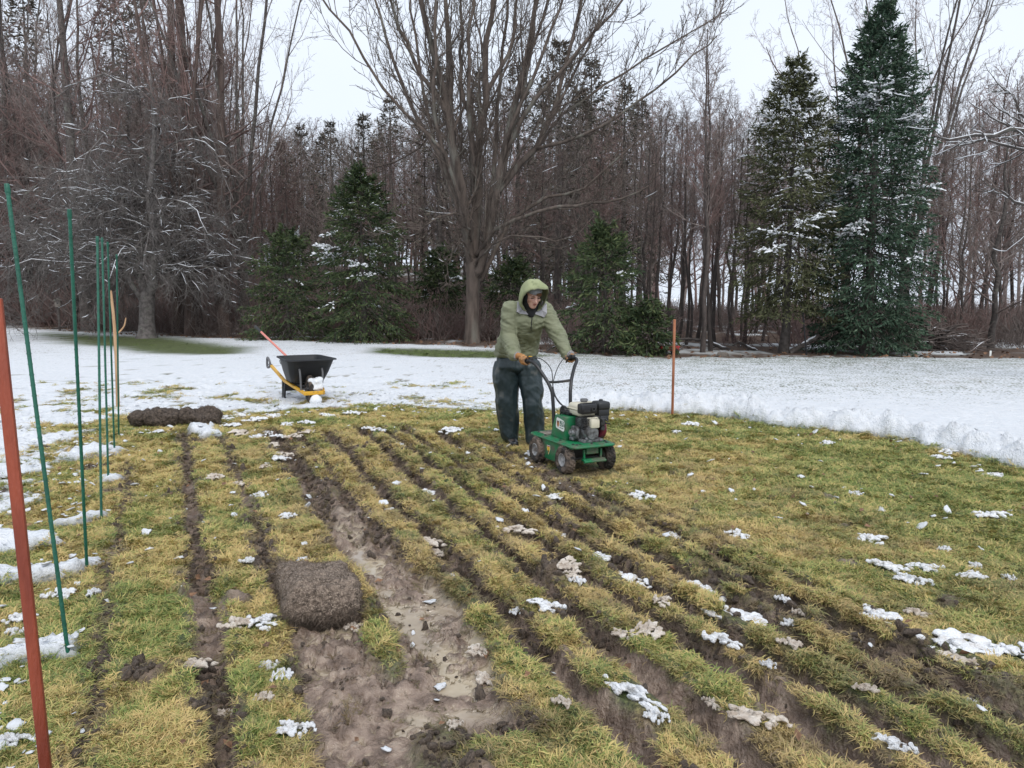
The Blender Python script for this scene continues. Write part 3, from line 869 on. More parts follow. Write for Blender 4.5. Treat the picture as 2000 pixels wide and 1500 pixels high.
# ---- bare forest trees: a few kinds, copied
def bare_tree(seed, H, style):
    rg = np.random.default_rng(seed)
    tr, c = Polys(), Polys()
    n = 12
    if style == 'slender':
        sway = np.cumsum(rg.normal(0, .10, (n, 2)), 0); sway[0] = 0
        z = np.linspace(0, H, n)
        p = np.concatenate([sway, z[:, None]], 1)
        rr = (.0075 * H) * np.linspace(1, .12, n) ** .8; rr[0] *= 1.25
        LP, LR = p[None], rr[None]
        tr.add(LP, LR, 8)
        P1, R1 = spawn(rg, LP, LR, 26, .38, 1, 48, 12, .26, .55, 6, .10, .14, .42, .012, .3)
        cnt = (6, 5, 3)
    elif style == 'vase':
        sway = np.cumsum(rg.normal(0, .05, (5, 2)), 0); sway[0] = 0
        z = np.linspace(0, H * .22, 5)
        p = np.concatenate([sway, z[:, None]], 1)
        tr.add(p[None], (.016 * H * np.array([[1.35, 1, .95, .95, .9]])), 10)
        LP, LR = [], []
        for k in range(7):
            az = k * 2.4 + rg.uniform(-.4, .4); sp = rg.uniform(.12, .38) * H
            d = np.array([math.cos(az), math.sin(az), 0])
            top = p[-1] + d * sp + np.array([0, 0, rg.uniform(.6, .78) * H])
            LP.append(resample([p[3], p[-1] + d * sp * .22 + np.array([0, 0, H * .12]), p[-1] + d * sp * .6 + np.array([0, 0, H * .42]), top], 12, .09, rg))
            LR.append(.0072 * H * rg.uniform(.7, 1.1) * np.linspace(1, .16, 12))
        LP, LR = np.array(LP), np.array(LR)
        tr.add(LP, LR, 8)
        P1, R1 = spawn(rg, LP, LR, 9, .2, 1, 38, 12, .34, .5, 6, .10, .12, .45, .012, .3)
        cnt = (5, 5, 3)
    else:   # bushy
        sway = np.cumsum(rg.normal(0, .09, (n, 2)), 0); sway[0] = 0
        z = np.linspace(0, H * .8, n)
        p = np.concatenate([sway, z[:, None]], 1)
        rr = (.008 * H) * np.linspace(1, .2, n); rr[0] *= 1.3
        LP, LR = p[None], rr[None]
        tr.add(LP, LR, 8)
        P1, R1 = spawn(rg, LP, LR, 20, .15, 1, 52, 14, .42, .45, 7, .11, .09, .5, .014, .3)
        cnt = (7, 5, 3)
    P2, R2 = spawn(rg, P1, R1, cnt[0], .12, 1, 44, 14, .48, .35, 5, .13, .06, .55, .009, .2)
    P3, R3 = spawn(rg, P2, R2, cnt[1], .1, 1, 42, 16, .52, .3, 3, .16, .05, .6, .0075, .1)
    P4, R4 = spawn(rg, P3, R3, cnt[2], .1, 1, 40, 16, .6, .3, 2, .18, .04, .7, .0065, .1)
    c.add(P1, R1, 4); c.add(P2, R2, 3); c.add(P3, R3, 3); c.add(P4, R4, 3)
    return tr.mesh('trunk'), c.mesh('crown')
KINDS_T = {}
for nm, sd_, H, stl, mb, mtw in (('slender_a', 101, 15, 'slender', M_BARKD, M_TWIG), ('slender_b', 102, 14, 'slender', M_BARKD, M_TWIGRED), ('slender_c', 103, 16, 'slender', M_BARKD, M_TWIG),
                                 ('vase_a', 104, 20, 'vase', M_BARK, M_TWIG), ('vase_b', 105, 19, 'vase', M_REDBARK, M_TWIGRED),
                                 ('bushy_a', 106, 15, 'bushy', M_BARK, M_TWIGRED), ('bushy_b', 107, 14, 'bushy', M_BARK, M_TWIG)):
    a_, b_ = bare_tree(sd_, H, stl)
    a_.materials.append(mb); b_.materials.append(mtw)
    KINDS_T[nm] = (a_, b_, H)
def put_tree(kind, x, y, H, rz, label, group, name='bare_tree', thick=1.0):
    a_, b_, h0 = KINDS_T[kind]
    t = thing(name, label, 'tree', (x, y, ground_z(x, y) - .05), rz, group)
    s = H / h0; t.scale = (s * thick, s * thick, s)
    add_obj('trunk', a_, None, t); add_obj('crown', b_, None, t)
    return t
rf = random.Random(5)
def place_row(n, u0, u1, y0, y1, kinds, v0, v1, label, group, thick=1.0):
    for i in range(n):
        u = u0 + (u1 - u0) * (i + rf.uniform(.1, .9)) / n
        y = rf.uniform(y0, y1)
        x = (u - 1000) / FPX * y
        H = CAM_H + (577 - rf.uniform(v0, v1)) / FPX * y - ground_z(x, y)
        kd = rf.choice(kinds)
        put_tree(kd, x, y, H, rf.uniform(0, 6.28), {'s': 'straight slim ', 'v': 'forked spreading ', 'b': 'bushy twiggy '}[kd[0]] + label, group + {'s': ', slim', 'v': ', forked', 'b': ', bushy'}[kd[0]], thick=thick * rf.uniform(.8, 1.2))
S3 = ['slender_a', 'slender_b', 'slender_c']
# left wood: tall, dense
place_row(20, -260, 470, 34, 44, ['slender_a', 'slender_c', 'bushy_a', 'bushy_b'], 0, 220, 'bare tree in the dense brown wood behind the apple tree', 'bare trees of the wood behind the apple tree')
place_row(15, -260, 520, 44, 56, ['vase_a', 'vase_b', 'bushy_a', 'bushy_b'], 0, 220, 'bare tree in the dense brown wood behind the apple tree', 'bare trees of the wood behind the apple tree')
place_row(13, 470, 830, 38, 52, ['bushy_a', 'bushy_b', 'slender_b', 'slender_a'], 225, 350, 'reddish bare tree above the firs beside the wheelbarrow', 'bare trees behind the wheelbarrow firs')
place_row(20, 800, 1270, 31, 46, S3 + ['bushy_b'], 190, 330, 'bare tree in the wood behind the big maple', 'bare trees of the wood behind the maple')
place_row(24, 1265, 1500, 24, 38, S3, 210, 310, 'bare tree in the open wood behind the copper stake', 'slender trees behind the copper stake')
place_row(10, 1260, 1560, 38, 52, S3 + ['bushy_a'], 215, 300, 'bare tree in the open wood behind the copper stake', 'slender trees behind the copper stake')
place_row(16, 1500, 1850, 28, 45, S3 + ['bushy_b'], 250, 350, 'bare tree glimpsed behind the two tall spruces', 'bare trees behind the two spruces')
place_row(26, 1800, 2240, 25, 42, ['slender_b', 'bushy_a', 'bushy_b', 'slender_a'], 130, 240, 'bare reddish tree in the thicket beyond the brush pile', 'bare trees beyond the brush pile')
# individual tall trees
def solo(kind, u, v, H, rz, label, thick=1.0, name='bare_tree'):
    g = G(u, v)
    return put_tree(kind, g.x, g.y, H, rz, label, None, name, thick)
solo('vase_b', 372, 655, 22, 1.0, 'tall reddish multi-stemmed bare tree rising beside the apple tree', .55)
solo('vase_a', 480, 652, 19, 2.2, 'tall bare tree with limbs leaning over the firs by the wheelbarrow', .75)
solo('vase_b', 430, 645, 19, 4.0, 'reddish bare tree standing just left of the low fir', .5)
solo('vase_a', 60, 632, 23, 0.4, 'tall dark bare tree at the edge of the wood behind the tallest green stake', .75)
solo('bushy_a', 195, 642, 21, 3.3, 'thick leaning bare tree between the green stakes and the apple tree', .95)
solo('vase_a', 1760, 655, 15.5, 5.1, 'tall bare tree spreading above the big blue-green spruce', .8)
solo('vase_b', 1650, 650, 14, 2.6, 'bare tree showing between the tops of the two spruces', .8)
solo('slender_a', 1372, 690, 8.4, .3, 'thickest dark trunk of the open wood, beside the fallen snowy branch', 1.05)
solo('slender_b', 1388, 687, 8.2, 1.3, 'dark trunk close beside the thickest trunk of the open wood', .9)
solo('bushy_b', 1935, 684, 7.5, 1.9, 'dark low-forked tree behind the brush pile', 1.5)

# trunk cluster in reddish bark behind the apple tree
for i, (u, v, w, lean) in enumerate(((352, 652, .30, .1), (383, 653, .34, -.1), (438, 655, .26, .2), (175, 646, .30, -.5), (30, 634, .28, .2))):
    g = G(u, v)
    lab = ['thick reddish trunk right of the apple tree', 'thickest reddish trunk in the cluster right of the apple tree', 'reddish trunk left of the low fir', 'leaning grey trunk left of the apple tree', 'dark trunk in the wood beside the red stake'][i]
    T = thing('bare_tree', lab, 'tree', (g.x, g.y, ground_z(g.x, g.y) - .05), 0, 'thick trunks at the edge of the left wood')
    rg = np.random.default_rng(300 + i)
    p = resample([(0, 0, 0), (lean * .2, 0, 2), (lean * .6, .1, 6), (lean, .2, 11), (lean * 1.3, .3, 17)], 12, .04, rg)
    q = Polys(); rr = w * np.linspace(1, .3, 12); rr[0] *= 1.2
    q.add(p[None], rr[None], 10)
    add_obj('trunk', q.mesh('trunk'), M_REDBARK if i < 3 else M_BARK, T)
    c = Polys()
    P1, R1 = spawn(rg, p[None], rr[None], 16, .25, 1, 60, 12, .16, .4, 6, .12, .08, .3, .015, .3)
    P2, R2 = spawn(rg, P1, R1, 6, .1, 1, 45, 14, .5, .3, 4, .15, .05, .5, .008, .1)
    P3, R3 = spawn(rg, P2, R2, 4, .1, 1, 45, 14, .5, .3, 3, .15, .05, .6, .007, .1)
    c.add(P1, R1, 4); c.add(P2, R2, 3); c.add(P3, R3, 3)
    add_obj('crown', c.mesh('crown'), M_TWIGRED, T)

# ---- overhanging snowy branch of a tree standing just outside the right edge
def right_branch():
    rg = np.random.default_rng(55)
    Y0 = 14.0
    b = G(2330, 760)
    T = thing('bare_tree', 'bare tree whose snow lined branch reaches in from the right edge', 'tree', (b.x, b.y, ground_z(b.x, b.y) - .05))
    o = np.array(T.location); Y0 = b.y
    def W(u, v, dy=0): return np.array(P(u, v, Y0 + dy)) - o
    tr = Polys()
    tk = resample([W(2330, 765), W(2325, 600), W(2310, 350), W(2300, 100), W(2280, -200)], 10, .03, rg)
    tr.add(tk[None], .24 * np.linspace(1.2, .4, 10)[None], 10)
    br = [([(2318, 470, 0), (2150, 350, -.1), (2040, 275, -.2), (1990, 258, -.2), (1940, 262, -.3), (1880, 268, -.3), (1825, 266, -.4)], .055),
          ([(2250, 420, 0), (2100, 310, .1), (2000, 290, .2), (1930, 275, .2), (1870, 285, .2)], .038),
          ([(2318, 600, 0), (2160, 480, .2), (2050, 420, .2), (1985, 395, .2), (1950, 370, .3)], .05),
          ([(2060, 290, -.2), (2010, 240, -.2), (1975, 190, -.2), (1940, 150, -.1)], .028)]
    LP = np.array([resample([W(*q) for q in p], 10, .02, rg) for p, r in br]); LR = np.array([r * np.linspace(1, .25, 10) for p, r in br])
    add_obj('trunk', tr.mesh('trunk'), M_BARK, T)
    c, sn = Polys(), Polys()
    c.add(LP, LR, 7)
    P1, R1 = spawn(rg, LP, LR, 9, .3, 1, 45, 15, .22, .3, 6, .16, .03, .5, .007, .1)
    P2, R2 = spawn(rg, P1, R1, 5, .2, 1, 45, 15, .45, .3, 4, .16, .0, .6, .005, .05)
    c.add(P1, R1, 5); c.add(P2, R2, 3)
    add_obj('crown', c.mesh('crown'), M_BARK, T)
    for Pn, Rn, fr in ((LP, LR, 1.), (P1, R1, .6), (P2, R2, .3)):
        q, r = snow_on(rg, Pn, Rn, fr, .8, .008, 1); sn.add(q, r * .8, 5)
    add_obj('branch_snow', sn.mesh('branch_snow'), M_SNOW, T, kind='stuff')
right_branch()

# ------------------------------------------------------------------ conifers
def diamonds(C, D, Wd, L, wd):
    "leaf-like quads: centre base C, direction D, width direction Wd"
    tip = C + D * L[:, None]
    mid = C + D * (L * .45)[:, None]
    a = mid + Wd * (wd * .5)[:, None]; b = mid - Wd * (wd * .5)[:, None]
    V = np.stack([C, a, tip, b], 1).reshape(-1, 3)
    n = len(C)
    return V, np.arange(4 * n).reshape(n, 4)
def unit(v): return v / (np.linalg.norm(v, axis=-1, keepdims=True) + 1e-9)
def conifer(seed, H, RW, z0=.3, droop=.25, nwh=None, per=8, sub=11, tw=(.34, .14), snow_frac=.12, frost=0.0, gap=0.0, power=.85, tipup=.2, needle=(.16, .045), kk=4):
    rg = np.random.default_rng(seed)
    nwh = nwh or int(H / .26)
    tr = Polys()
    z = np.linspace(0, H, 12)
    sway = np.cumsum(rg.normal(0, .015, (12, 2)), 0); sway[0] = 0
    tp = np.concatenate([sway, z[:, None]], 1)
    rr = .016 * H * np.linspace(1, .06, 12); rr[0] *= 1.25
    tr.add(tp[None], rr[None], 9)
    # branches
    zz, az, LL = [], [], []
    for k in range(nwh):
        zc = z0 + (H - z0) * (k / nwh) ** 1.05
        rel = 1 - (zc - z0) / (H - z0)
        for j in range(per if rel > .12 else 5):
            if rg.random() < gap * (1 if rel > .2 else 0): continue
            zz.append(zc + rg.normal(0, .08)); az.append(j * 2 * math.pi / per + k * 1.1 + rg.normal(0, .25))
            LL.append((RW * (rel ** power) * rg.uniform(.82, 1.08) * (.22 + .78 * min(1., rel / .30)) + .10) * (1 if zc > z0 + .8 or z0 < .5 else .8))
    zz, az, LL = map(np.array, (zz, az, LL))
    rel = 1 - np.clip((zz - z0) / (H - z0), 0, 1)
    n = 6
    t = np.linspace(0, 1, n)
    d = np.stack([np.cos(az), np.sin(az)], 1)
    rise0 = (.55 - 1.0 * rel)           # up near the top, level/drooping low down
    BPx = d[:, None, :] * (LL[:, None] * t)[..., None]
    BZ = zz[:, None] + LL[:, None] * (rise0[:, None] * t - droop * 1.2 * t ** 2 * rel[:, None] + tipup * t ** 4)
    BP = np.concatenate([BPx, BZ[..., None]], 2)
    BP[:, 1:, :] += rg.normal(0, .025, BP[:, 1:, :].shape)
    BR = np.maximum(.006, .009 * LL[:, None] * (1 - .85 * t))
    tr.add(BP, BR, 4)
    # side sprays
    m = sub
    Ps, Rs = [], []
    tt = .18 + .82 * (np.arange(m)[None] + rg.random((len(BP), m))) / m
    idx = tt * (n - 1); i0 = np.clip(idx.astype(int), 0, n - 2); f = (idx - i0)[..., None]
    bi = np.arange(len(BP))[:, None]
    pos = BP[bi, i0] * (1 - f) + BP[bi, i0 + 1] * f
    tan = unit(BP[bi, i0 + 1] - BP[bi, i0])
    side = np.where((np.arange(m)[None] % 2) == 0, 1., -1.)[..., None] * np.ones_like(pos)
    lat = unit(np.cross(tan, np.array([0, 0, 1.]))) * side
    dirs = unit(tan * .75 + lat * .75 + np.array([0, 0, -.22]) + rg.normal(0, .18, pos.shape))
    sl = (tw[0] * np.minimum(LL[:, None], 2.2) * (1.05 - .75 * tt) + tw[1] * np.clip(LL[:, None] / 1.2, .3, 1)) * rg.uniform(.7, 1.2, tt.shape)
    pos, dirs, sl = pos.reshape(-1, 3), dirs.reshape(-1, 3), sl.ravel()
    # tip leader of the branch
    pos = np.concatenate([pos, BP[:, -2]]); dirs = np.concatenate([dirs, unit(BP[:, -1] - BP[:, -2])]); sl = np.concatenate([sl, np.linalg.norm(BP[:, -1] - BP[:, -2], axis=1) + .12])
    # needle clumps along every spray
    q = kk
    s = (np.arange(q)[None] + rg.random((len(pos), q))) / q
    C = pos[:, None, :] + dirs[:, None, :] * (sl[:, None] * s)[..., None]
    C[..., 2] -= .10 * (sl[:, None] * s) ** 2
    Dn = unit(dirs[:, None, :] * 1.0 + rg.normal(0, .42, C.shape) + np.array([0, 0, -.12]))
    C, Dn = C.reshape(-1, 3), Dn.reshape(-1, 3)
    Wd = unit(np.cross(Dn, unit(rg.normal(0, 1, C.shape) + np.array([0, 0, .8]))))
    ln = needle[0] * rg.uniform(.6, 1.4, len(C)); wd = needle[1] * rg.uniform(.7, 1.3, len(C))
    V, Q = diamonds(C, Dn, Wd, ln, wd)
    crown = np_mesh('crown', V, quads=Q, smooth=False)
    # snow resting on top of chosen sprays
    cell = vnoise(pos[:, 0] * 1.7 + 50, pos[:, 2] * 2.3 + pos[:, 1] * 1.1 + 50, 9)
    hgt = np.clip(pos[:, 2] / H, 0, 1)
    outer = np.hypot(pos[:, 0], pos[:, 1]) / (RW * (1 - hgt) + .2)
    pk = (cell > 1 - snow_frac * 1.35 - .05 * hgt) & (outer > .55) & (dirs[:, 2] > -.55)
    fro = rg.random(len(pos)) < frost * sstep(.05, .9, hgt)
    sm = None
    pk2 = pk | fro
    if pk2.any():
        pp, dd, ll = pos[pk2], dirs[pk2], sl[pk2]
        q = 4
        s = (np.arange(q)[None] + rg.random((len(pp), q))) / q
        C = pp[:, None, :] + dd[:, None, :] * (ll[:, None] * s)[..., None]
        C[..., 2] += .035 - .10 * (ll[:, None] * s) ** 2
        Dn = unit(dd[:, None, :] + rg.normal(0, .3, C.shape)); Dn[..., 2] *= .5
        C, Dn = C.reshape(-1, 3), unit(Dn.reshape(-1, 3))
        Wd = unit(np.cross(Dn, np.array([0, 0, 1.]) + rg.normal(0, .35, C.shape)))
        full = np.repeat(pk[pk2], q)
        L_ = np.where(full, .15, .10) * rg.uniform(.6, 1.3, len(C)); w_ = np.where(full, .085, .028) * rg.uniform(.6, 1.3, len(C))
        # little pyramids: four base corners and a raised ridge
        tip = C + Dn * L_[:, None]; mid = C + Dn * (L_ * .5)[:, None]
        a = mid + Wd * (w_ * .5)[:, None]; b = mid - Wd * (w_ * .5)[:, None]
        top = mid + np.array([0, 0, 1.]) * (w_ * .5)[:, None]
        V = np.stack([C, a, tip, b, top], 1).reshape(-1, 3)
        k = np.arange(len(C))[:, None] * 5
        T3 = np.concatenate([k + np.array([[0, 1, 4]]), k + np.array([[1, 2, 4]]), k + np.array([[2, 3, 4]]), k + np.array([[3, 0, 4]])])
        sm = np_mesh('branch_snow', V, tris=T3)
    return tr.mesh('trunk'), crown, sm
def put_conifer(name, label, u, v, rz, meshes, mat, group=None, sc=1.0, loc=None):
    g = G(u, v) if loc is None else Vector((loc[0], loc[1], 0))
    T = thing(name, label, 'tree', (g.x, g.y, ground_z(g.x, g.y) - .04), rz, group)
    T.scale = (sc, sc, sc)
    for nm, me, mm in zip(('trunk', 'crown', 'branch_snow'), meshes, (M_BARK, mat, M_SNOW)):
        if me is None: continue
        o = add_obj(nm, me, mm, T)
        if nm == 'branch_snow': o['kind'] = 'stuff'
    return T
def cone_h(u, v, vtop):
    g = G(u, v); return P(u, vtop, g.y).z
put_conifer('spruce_tree', 'tallest blue-green spruce with snow patches, at the right', 1690, 690, .3,
            conifer(1, cone_h(1690, 690, -8), 1.66, .75, .20, nwh=46, per=11, sub=16, snow_frac=.07, frost=.12, power=.46, needle=(.125, .038), kk=6), M_NEEDLEB)
put_conifer('spruce_tree', 'olive-brown spruce with frosted top left of the tallest spruce', 1530, 690, 1.1,
            conifer(2, cone_h(1530, 690, 105), 1.42, 1.5, .22, nwh=34, per=9, sub=14, snow_frac=.075, frost=.16, gap=.05, power=.46, needle=(.12, .036), kk=6), M_NEEDLEO)
put_conifer('spruce_tree', 'dark green spruce with snow dusted tiers behind the wheelbarrow', 712, 668, .0,
            conifer(3, cone_h(712, 668, 318), 1.85, .15, .38, nwh=26, per=9, sub=15, snow_frac=.09, frost=.10, gap=.05, power=.52, needle=(.15, .042), kk=6), M_NEEDLE)
put_conifer('spruce_tree', 'low broad dark fir with drooping sprays left of the wheelbarrow spruce', 565, 664, .7,
            conifer(4, cone_h(565, 664, 440), 1.75, .05, .42, nwh=18, per=9, sub=13, snow_frac=.03, gap=.05, power=.5, needle=(.15, .04), kk=6), M_NEEDLE)
put_conifer('spruce_tree', 'dark green spruce standing behind the person', 1180, 690, .4,
            conifer(5, cone_h(1180, 690, 432), 1.65, .1, .40, nwh=20, per=8, sub=12, snow_frac=.05, gap=.16, power=.72, needle=(.15, .04), kk=6), M_NEEDLE)
put_conifer('spruce_tree', 'dark spruce half hidden behind the maple trunk', 862, 655, .9,
            conifer(6, cone_h(862, 655, 480), 1.5, .05, .40, nwh=16, per=8, sub=12, snow_frac=.06, power=.6, needle=(.18, .05), kk=5), M_NEEDLE)
put_conifer('spruce_tree', 'small dark spruce between the maple trunk and the person', 1000, 660, 2.0,
            conifer(7, cone_h(1000, 660, 500), 1.4, .05, .40, nwh=14, per=8, sub=12, snow_frac=.05, power=.6, needle=(.18, .05), kk=5), M_NEEDLE)
put_conifer('spruce_tree', 'low spruce skirt right of the spruce behind the person', 1262, 693, 2.7,
            conifer(8, cone_h(1262, 693, 590), .9, .05, .40, nwh=9, per=8, sub=10, snow_frac=.03, power=.6, needle=(.17, .05), kk=4), M_NEEDLE)
# pines at the back, thin dull crowns
pm = [conifer(20 + i, 14, 2.3, 2.5, .12, nwh=20, per=5, sub=9, snow_frac=.02, gap=.25, power=.55, tipup=.3, needle=(.30, .075), kk=3) for i in range(3)]
for i, (u, y, h) in enumerate(((560, 48, 10.0), (600, 52, 11.5), (640, 49, 10.5), (655, 58, 12.5), (860, 40, 13), (1010, 42, 13.5), (1090, 39, 14), (1150, 44, 14.5), (1215, 41, 12.5), (940, 46, 14), (770, 50, 13), (1245, 47, 13), (310, 50, 20), (250, 58, 22), (1060, 52, 15), (1130, 36, 11), (720, 44, 11), (90, 55, 21))):
    x = (u - 1000) / FPX * y
    lab = 'dull pine standing behind the maple in the wood' if 800 < u else ('brownish pine above the firs by the wheelbarrow' if u > 500 else 'tall dull pine in the wood behind the apple tree')
    put_conifer('pine_tree', lab, 0, 0, i * 1.3, pm[i % 3], M_PINE, {0: 'pines behind the apple tree', 1: 'pines behind the wheelbarrow firs', 2: 'pines behind the maple'}[0 if u <= 500 else (1 if u < 800 else 2)], h / 14.0, (x, y))

# ------------------------------------------------------------------ geometry-node scatter (stuff nobody could count)
def scatter(name, pts, rot, scl, vid, attrs, sources, kind='stuff'):
    me = bpy.data.meshes.new(name)
    me.vertices.add(len(pts)); me.vertices.foreach_set('co', np.asarray(pts, np.float32).ravel())
    a = me.attributes.new('rot', 'FLOAT_VECTOR', 'POINT'); a.data.foreach_set('vector', np.asarray(rot, np.float32).ravel())
    a = me.attributes.new('scl', 'FLOAT_VECTOR', 'POINT'); a.data.foreach_set('vector', np.asarray(scl, np.float32).ravel())
    a = me.attributes.new('vid', 'INT', 'POINT'); a.data.foreach_set('value', np.asarray(vid, np.int32))
    for k, v in attrs.items():
        a = me.attributes.new(k, 'FLOAT', 'POINT'); a.data.foreach_set('value', np.asarray(v, np.float32))
    o = add_obj(name, me, None, kind=kind)
    ng = bpy.data.node_groups.new(name + '_nodes', 'GeometryNodeTree')
    ng.interface.new_socket('Geometry', in_out='INPUT', socket_type='NodeSocketGeometry')
    ng.interface.new_socket('Geometry', in_out='OUTPUT', socket_type='NodeSocketGeometry')
    N, L = ng.nodes, ng.links
    gi, go = N.new('NodeGroupInput'), N.new('NodeGroupOutput')
    iop = N.new('GeometryNodeInstanceOnPoints')
    L.new(gi.outputs[0], iop.inputs['Points'])
    jn = N.new('GeometryNodeJoinGeometry')
    for s in reversed(sources):
        oi = N.new('GeometryNodeObjectInfo'); oi.inputs['Object'].default_value = s; oi.inputs['As Instance'].default_value = True
        L.new(oi.outputs['Geometry'], jn.inputs[0])
    L.new(jn.outputs[0], iop.inputs['Instance'])
    iop.inputs['Pick Instance'].default_value = True
    def na(nm, ty):
        x = N.new('GeometryNodeInputNamedAttribute'); x.data_type = ty; x.inputs['Name'].default_value = nm
        return x.outputs['Attribute']
    L.new(na('vid', 'INT'), iop.inputs['Instance Index'])
    L.new(na('rot', 'FLOAT_VECTOR'), iop.inputs['Rotation'])
    L.new(na('scl', 'FLOAT_VECTOR'), iop.inputs['Scale'])
    L.new(iop.outputs[0], go.inputs[0])
    md = o.modifiers.new('scatter', 'NODES'); md.node_group = ng
    return o
def loose(name, me, mat):
    o = bpy.data.objects.new(name, me)
    if len(me.materials) == 0: me.materials.append(mat)
    return o

def tuft(seed, nb, spread, hgt, lay, comb):
    rg = np.random.default_rng(seed)
    V, Q, T3, off = [], [], [], 0
    for b in range(nb):
        a = rg.uniform(0, 6.28); r = spread * math.sqrt(rg.random())
        p = np.array([r * math.cos(a), r * math.sin(a), -.012])
        az = rg.normal(0, 1.1) if rg.random() < comb else rg.uniform(0, 6.28)
        L = hgt * rg.uniform(.55, 1.3); w = rg.uniform(.0011, .0021)
        el = R(rg.uniform(8, 68)); bend = rg.uniform(.3, 1.0) * lay
        side = np.array([-math.sin(az), math.cos(az), 0])
        pts = [p]
        for s in range(3):
            d = np.array([math.cos(az) * math.cos(el), math.sin(az) * math.cos(el), math.sin(el)])
            pts.append(pts[-1] + d * L / 3); el = max(el - bend, R(-25)); az += rg.normal(0, .25)
        ws = [w, w * .95, w * .7]
        for q, ww in zip(pts[:3], ws):
            V.append(q - side * ww); V.append(q + side * ww)
        V.append(pts[3])
        Q += [(off, off + 1, off + 3, off + 2), (off + 2, off + 3, off + 5, off + 4)]
        T3.append((off + 4, off + 5, off + 6)); off += 7
    return np_mesh('tuft', np.array(V), tris=T3, quads=Q)
tufts = [loose('grass_tuft', tuft(i, 46, .042, (.034, .040, .048, .043)[i % 4], (.7, 1.0, 1.2, .9)[i % 4], (.3, .7, .95, .8)[i % 4]), M_BLADE) for i in range(8)]
def sample_area(n, y0, y1, pw, margin=1.32):
    "points over the visible wedge, thinning out with distance"
    t = rng.random(n)
    a = 2 - pw
    y = (y0 ** a + (y1 ** a - y0 ** a) * t) ** (1 / a)
    x = (rng.random(n) * 2 - 1) * (y * .6653 * margin + .25)
    return x, y
x, y = sample_area(340000, 1.9, 13.5, .95)
f = fields(x, y)
dens = np.minimum(sstep(.55, .12, f['mud']), 1 - f['cut'] * .93) * (1 - f['snow'])
keep = rng.random(len(x)) < np.clip(dens, 0, 1)
dirtyk = (~keep) & (np.maximum(f['mud'], f['cut']) > .3) & (f['snow'] < .3) & (rng.random(len(x)) < np.where(f['wet'] > .3, .02, .10))
_mx, _my = (x - .54) * .43 - (y - 6.92) * .903, (x - .54) * .903 + (y - 6.92) * .43
clear = (np.abs(_mx) < .50) & (np.abs(_my) < .30) & (rng.random(len(x)) < .93)
for (pu, pv, pdu, pdv) in PATCH + DIRTY:
    pg = G(pu, pv); pw = pdu / FPX * pg.y * .50
    clear |= ((x - pg.x) ** 2 + ((y - pg.y) * .9) ** 2) < pw * pw
sel = (keep | dirtyk) & ~clear
x, y = x[sel], y[sel]; f = {k: v[sel] for k, v in f.items()}; dk = dirtyk[sel]
n = len(x)
comb = fbm(x, y, 2.4, 3, 41) * 14 + rng.normal(0, .5, n)
tilt = np.where(dk, .5, .25)
rot = np.stack([rng.normal(0, 1, n) * tilt, rng.normal(0, 1, n) * tilt, comb], 1)
s = (.54 + .48 * rng.random(n)) * np.clip((y / 3.2), .8, 4) ** .22 * (.9 + .35 * fbm(x, y, 4, 3, 42))
s = np.where(dk, s * .8, s)
scl = np.stack([s * 1.1, s * 1.1, s * np.clip(.45 + .45 * fbm(x, y, 1.7, 3, 43), .45, .9)], 1)
tint = np.clip(f['green'] * .48 + rng.normal(.25, .19, n), 0, 1)
strip = sstep(-2.2, -1.2, x + (y - 5) * .42) * sstep(3.4, 2.2, x + (y - 5) * .42) * sstep(9, 7, y)
tint = np.clip(tint - strip * .14, 0, 1)
dirt = np.clip(f['mud'] * 1.1 + strip * .34 * sstep(.38, .64, fbm(x, y, 5, 4, 46)) + f['cut'] * .35 + np.where(dk, .45, 0) + rng.normal(-.02, .12, n) + .22 * sstep(.58, .75, fbm(x, y, 6, 3, 44)), 0, .85)
vid = rng.integers(0, 8, n)
scatter('grass', np.stack([x, y, f['h'] - .004], 1), rot, scl, vid, {'tint': tint, 'dirt': dirt}, tufts)
# blades poking through the thin snow
x, y = sample_area(16000, 8.0, 24, .8)
f = fields(x, y)
k = (f['snow'] > .4) & (f['litter'] < .3) & (rng.random(len(x)) < .10 + .5 * f['thin'])
x, y = x[k], y[k]; f = {q: v[k] for q, v in f.items()}; n = len(x)
s = rng.uniform(.35, .8, n) * np.clip(y / 9, 1, 2) ** .5
scatter('snowy_grass', np.stack([x, y, f['h'] - .02], 1), np.stack([rng.normal(0, .2, n), rng.normal(0, .2, n), rng.uniform(0, 6.28, n)], 1), np.stack([s, s, s * .55], 1), rng.integers(0, 8, n), {'tint': rng.uniform(.3, .9, n), 'dirt': rng.uniform(0, .4, n)}, tufts)
# the green patches under the far trees
gx, gy = [], []
for pl in (GREEN1, GREEN2):
    p = np.array(pl); a = rng.uniform(p[:, 0].min(), p[:, 0].max(), 5000); b = rng.uniform(p[:, 1].min(), p[:, 1].max(), 5000)
    q = in_poly(a, b + (fbm(a, b, .6, 3, 3) - .5) * 1.4, pl); gx.append(a[q]); gy.append(b[q])
x, y = np.concatenate(gx), np.concatenate(gy); f = fields(x, y); n = len(x)
s = rng.uniform(1.4, 2.2, n)
scatter('green_grass', np.stack([x, y, f['h'] - .02], 1), np.stack([rng.normal(0, .2, n), rng.normal(0, .2, n), rng.uniform(0, 6.28, n)], 1), np.stack([s, s, s * .5], 1), rng.integers(0, 8, n), {'tint': np.full(n, 1.25), 'dirt': np.full(n, .12)}, tufts)

